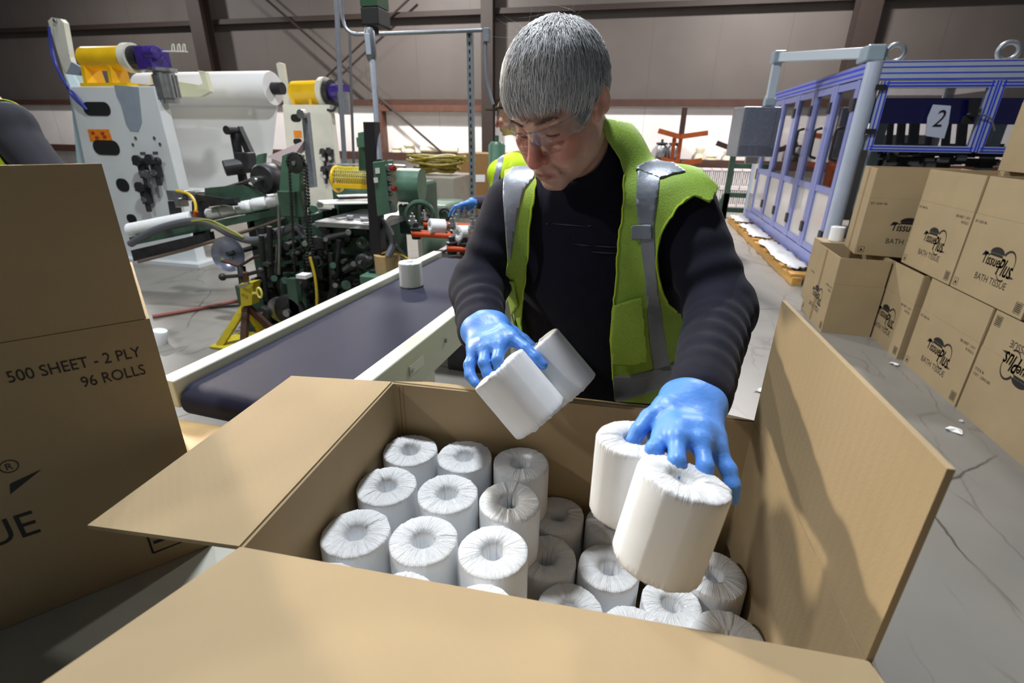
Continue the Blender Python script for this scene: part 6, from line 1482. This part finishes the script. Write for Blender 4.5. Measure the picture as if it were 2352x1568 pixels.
v2 = from_np('safety_vest', V3, F3, mat('bright_lime', srgb(200, 232, 30), .5, bump=.3, bscale=300), P2); so = v2.modifiers.new('cloth', 'SOLIDIFY'); so.thickness = .004
Nn = vnormals(V, T)
gs = np.abs((q[:, 0]-1160)+(q[:, 1]-320)*.22)-6; V4, F4 = clip_tris(V+Nn*.004, T, np.maximum(gs, np.where(V[:, 1] < Y2p+.1, -5, 5)))
if F4: from_np('reflective_stripe', V4, F4, SILVER, v2)
CAPM = mat('dark_cap', srgb(44, 48, 36), .8)
V, F = snet(lambda P: np.maximum(s_ell(P, hd+np.array([.008, 0, .035]), (.094, .105, .098)), hd[2]+.03-P[..., 2]), hd-.16, hd+.16, .009); cp = from_np('cap', V, F, CAPM, P2)
m = MB(); a = np.linspace(-1.1, 1.1, 12); m.prism([hd+np.array([-.05-.135*math.cos(t)*1.0, .085*math.sin(t), .022]) for t in a]+[hd+np.array([-.06, .07, .04]), hd+np.array([-.06, -.07, .04])], (0, 0, .008)); m.build('cap_brim', CAPM, cp)
m = MB(); m.box(hd+np.array([-.088, -.03, .002]), (.03, .05, .028)); m.box(hd+np.array([-.088, .03, .002]), (.03, .05, .028)); m.build('safety_glasses', CLEARF, P2)
g2w = p2(1086, 466, -.35); dw = g2w-wr2_
m2_ = [p2(1058, 470, -.42), p2(1060, 474, -.40), p2(1063, 478, -.38), p2(1066, 481, -.36)]
f2 = [[m2_[0], p2(1045, 474, -.44), p2(1036, 484, -.44), p2(1032, 496, -.43)], [m2_[1], p2(1050, 480, -.42), p2(1044, 488, -.42), p2(1040, 497, -.41)], [m2_[2], p2(1058, 486, -.39), p2(1055, 492, -.39), p2(1053, 497, -.39)], [m2_[3], p2(1064, 488, -.36), p2(1062, 493, -.36), p2(1060, 497, -.36)]]
t2_ = [p2(1078, 476, -.37), p2(1070, 486, -.39), p2(1062, 492, -.40), p2(1056, 498, -.41)]
PERSON_ = PERSON; PERSON = P2; hand('glove', g2w, None, m2_, f2, t2_, -dw*.8+np.array([.02, 0, 0]), .004); PERSON = PERSON_
# ---- third person at the left edge: shoulder and arm of a dark jacket under a lime vest
Y3 = 1.75
sh3 = aty(25, 250, Y3); P3 = thing('person', 'person at the left edge, only the dark sleeve and vest edge showing', 'person', (sh3[0]-.18, Y3, 0))
el3 = aty(150, 440, Y3-.05); nk3 = aty(-95, 215, Y3)
c3 = np.array([sh3[0]-.17, Y3+.04, 1.25])
def j3(P):
    d = s_cap(P, sh3+np.array([-.02, 0, -.05]), sh3+np.array([-.36, .03, -.05]), .075); d = su(d, s_cap(P, sh3+np.array([-.05, 0, -.07]), el3+np.array([-.02, 0, .0]), .088, .075), .04)
    d = su(d, s_ell(P, c3, (.21, .14, .30)), .06); d = su(d, s_cap(P, c3, c3+np.array([0, 0, -.4]), .16, .17), .05); d = su(d, s_cap(P, el3+np.array([-.06, 0, -.03]), el3+np.array([-.02, -.1, -.26]), .066, .05), .03)
    d = su(d, s_cap(P, sh3+np.array([-.35, 0, -.08]), sh3+np.array([-.43, 0, -.4]), .075, .06), .03)
    return np.maximum(d, .82-P[..., 2])+.004*vnoise(P, 25, 6)
V, F = snet(lambda P: j3(P.astype(np.float32)), c3-np.array([.45, .4, .5]), c3+np.array([.7, .4, .6]), .014); from_np('jacket', V, F, mat('black_jacket', srgb(24, 25, 36), .85), P3)
T = tri(F); Vv, Ff = clip_tris(V+vnormals(V, T)*.008, T, np.maximum.reduce([V[:, 0]-(sh3[0]-.035), 1.0-V[:, 2]])); v3 = from_np('safety_vest', Vv, Ff, MATS['bright_lime'], P3); so = v3.modifiers.new('cloth', 'SOLIDIFY'); so.thickness = .004
hd3 = c3+np.array([-.02, -.02, .50])
Rh3 = head_at(P3, hd3+np.array([0, -.06, .0]), .5, math.radians(24)); from_np('hair', cV@Rh3.T+hd3+np.array([0, -.06, 0]), cF, HAIRM, P3, attr=capc*.35); lower_at(P3, c3[0], c3[1], .4, JEANS, .03)
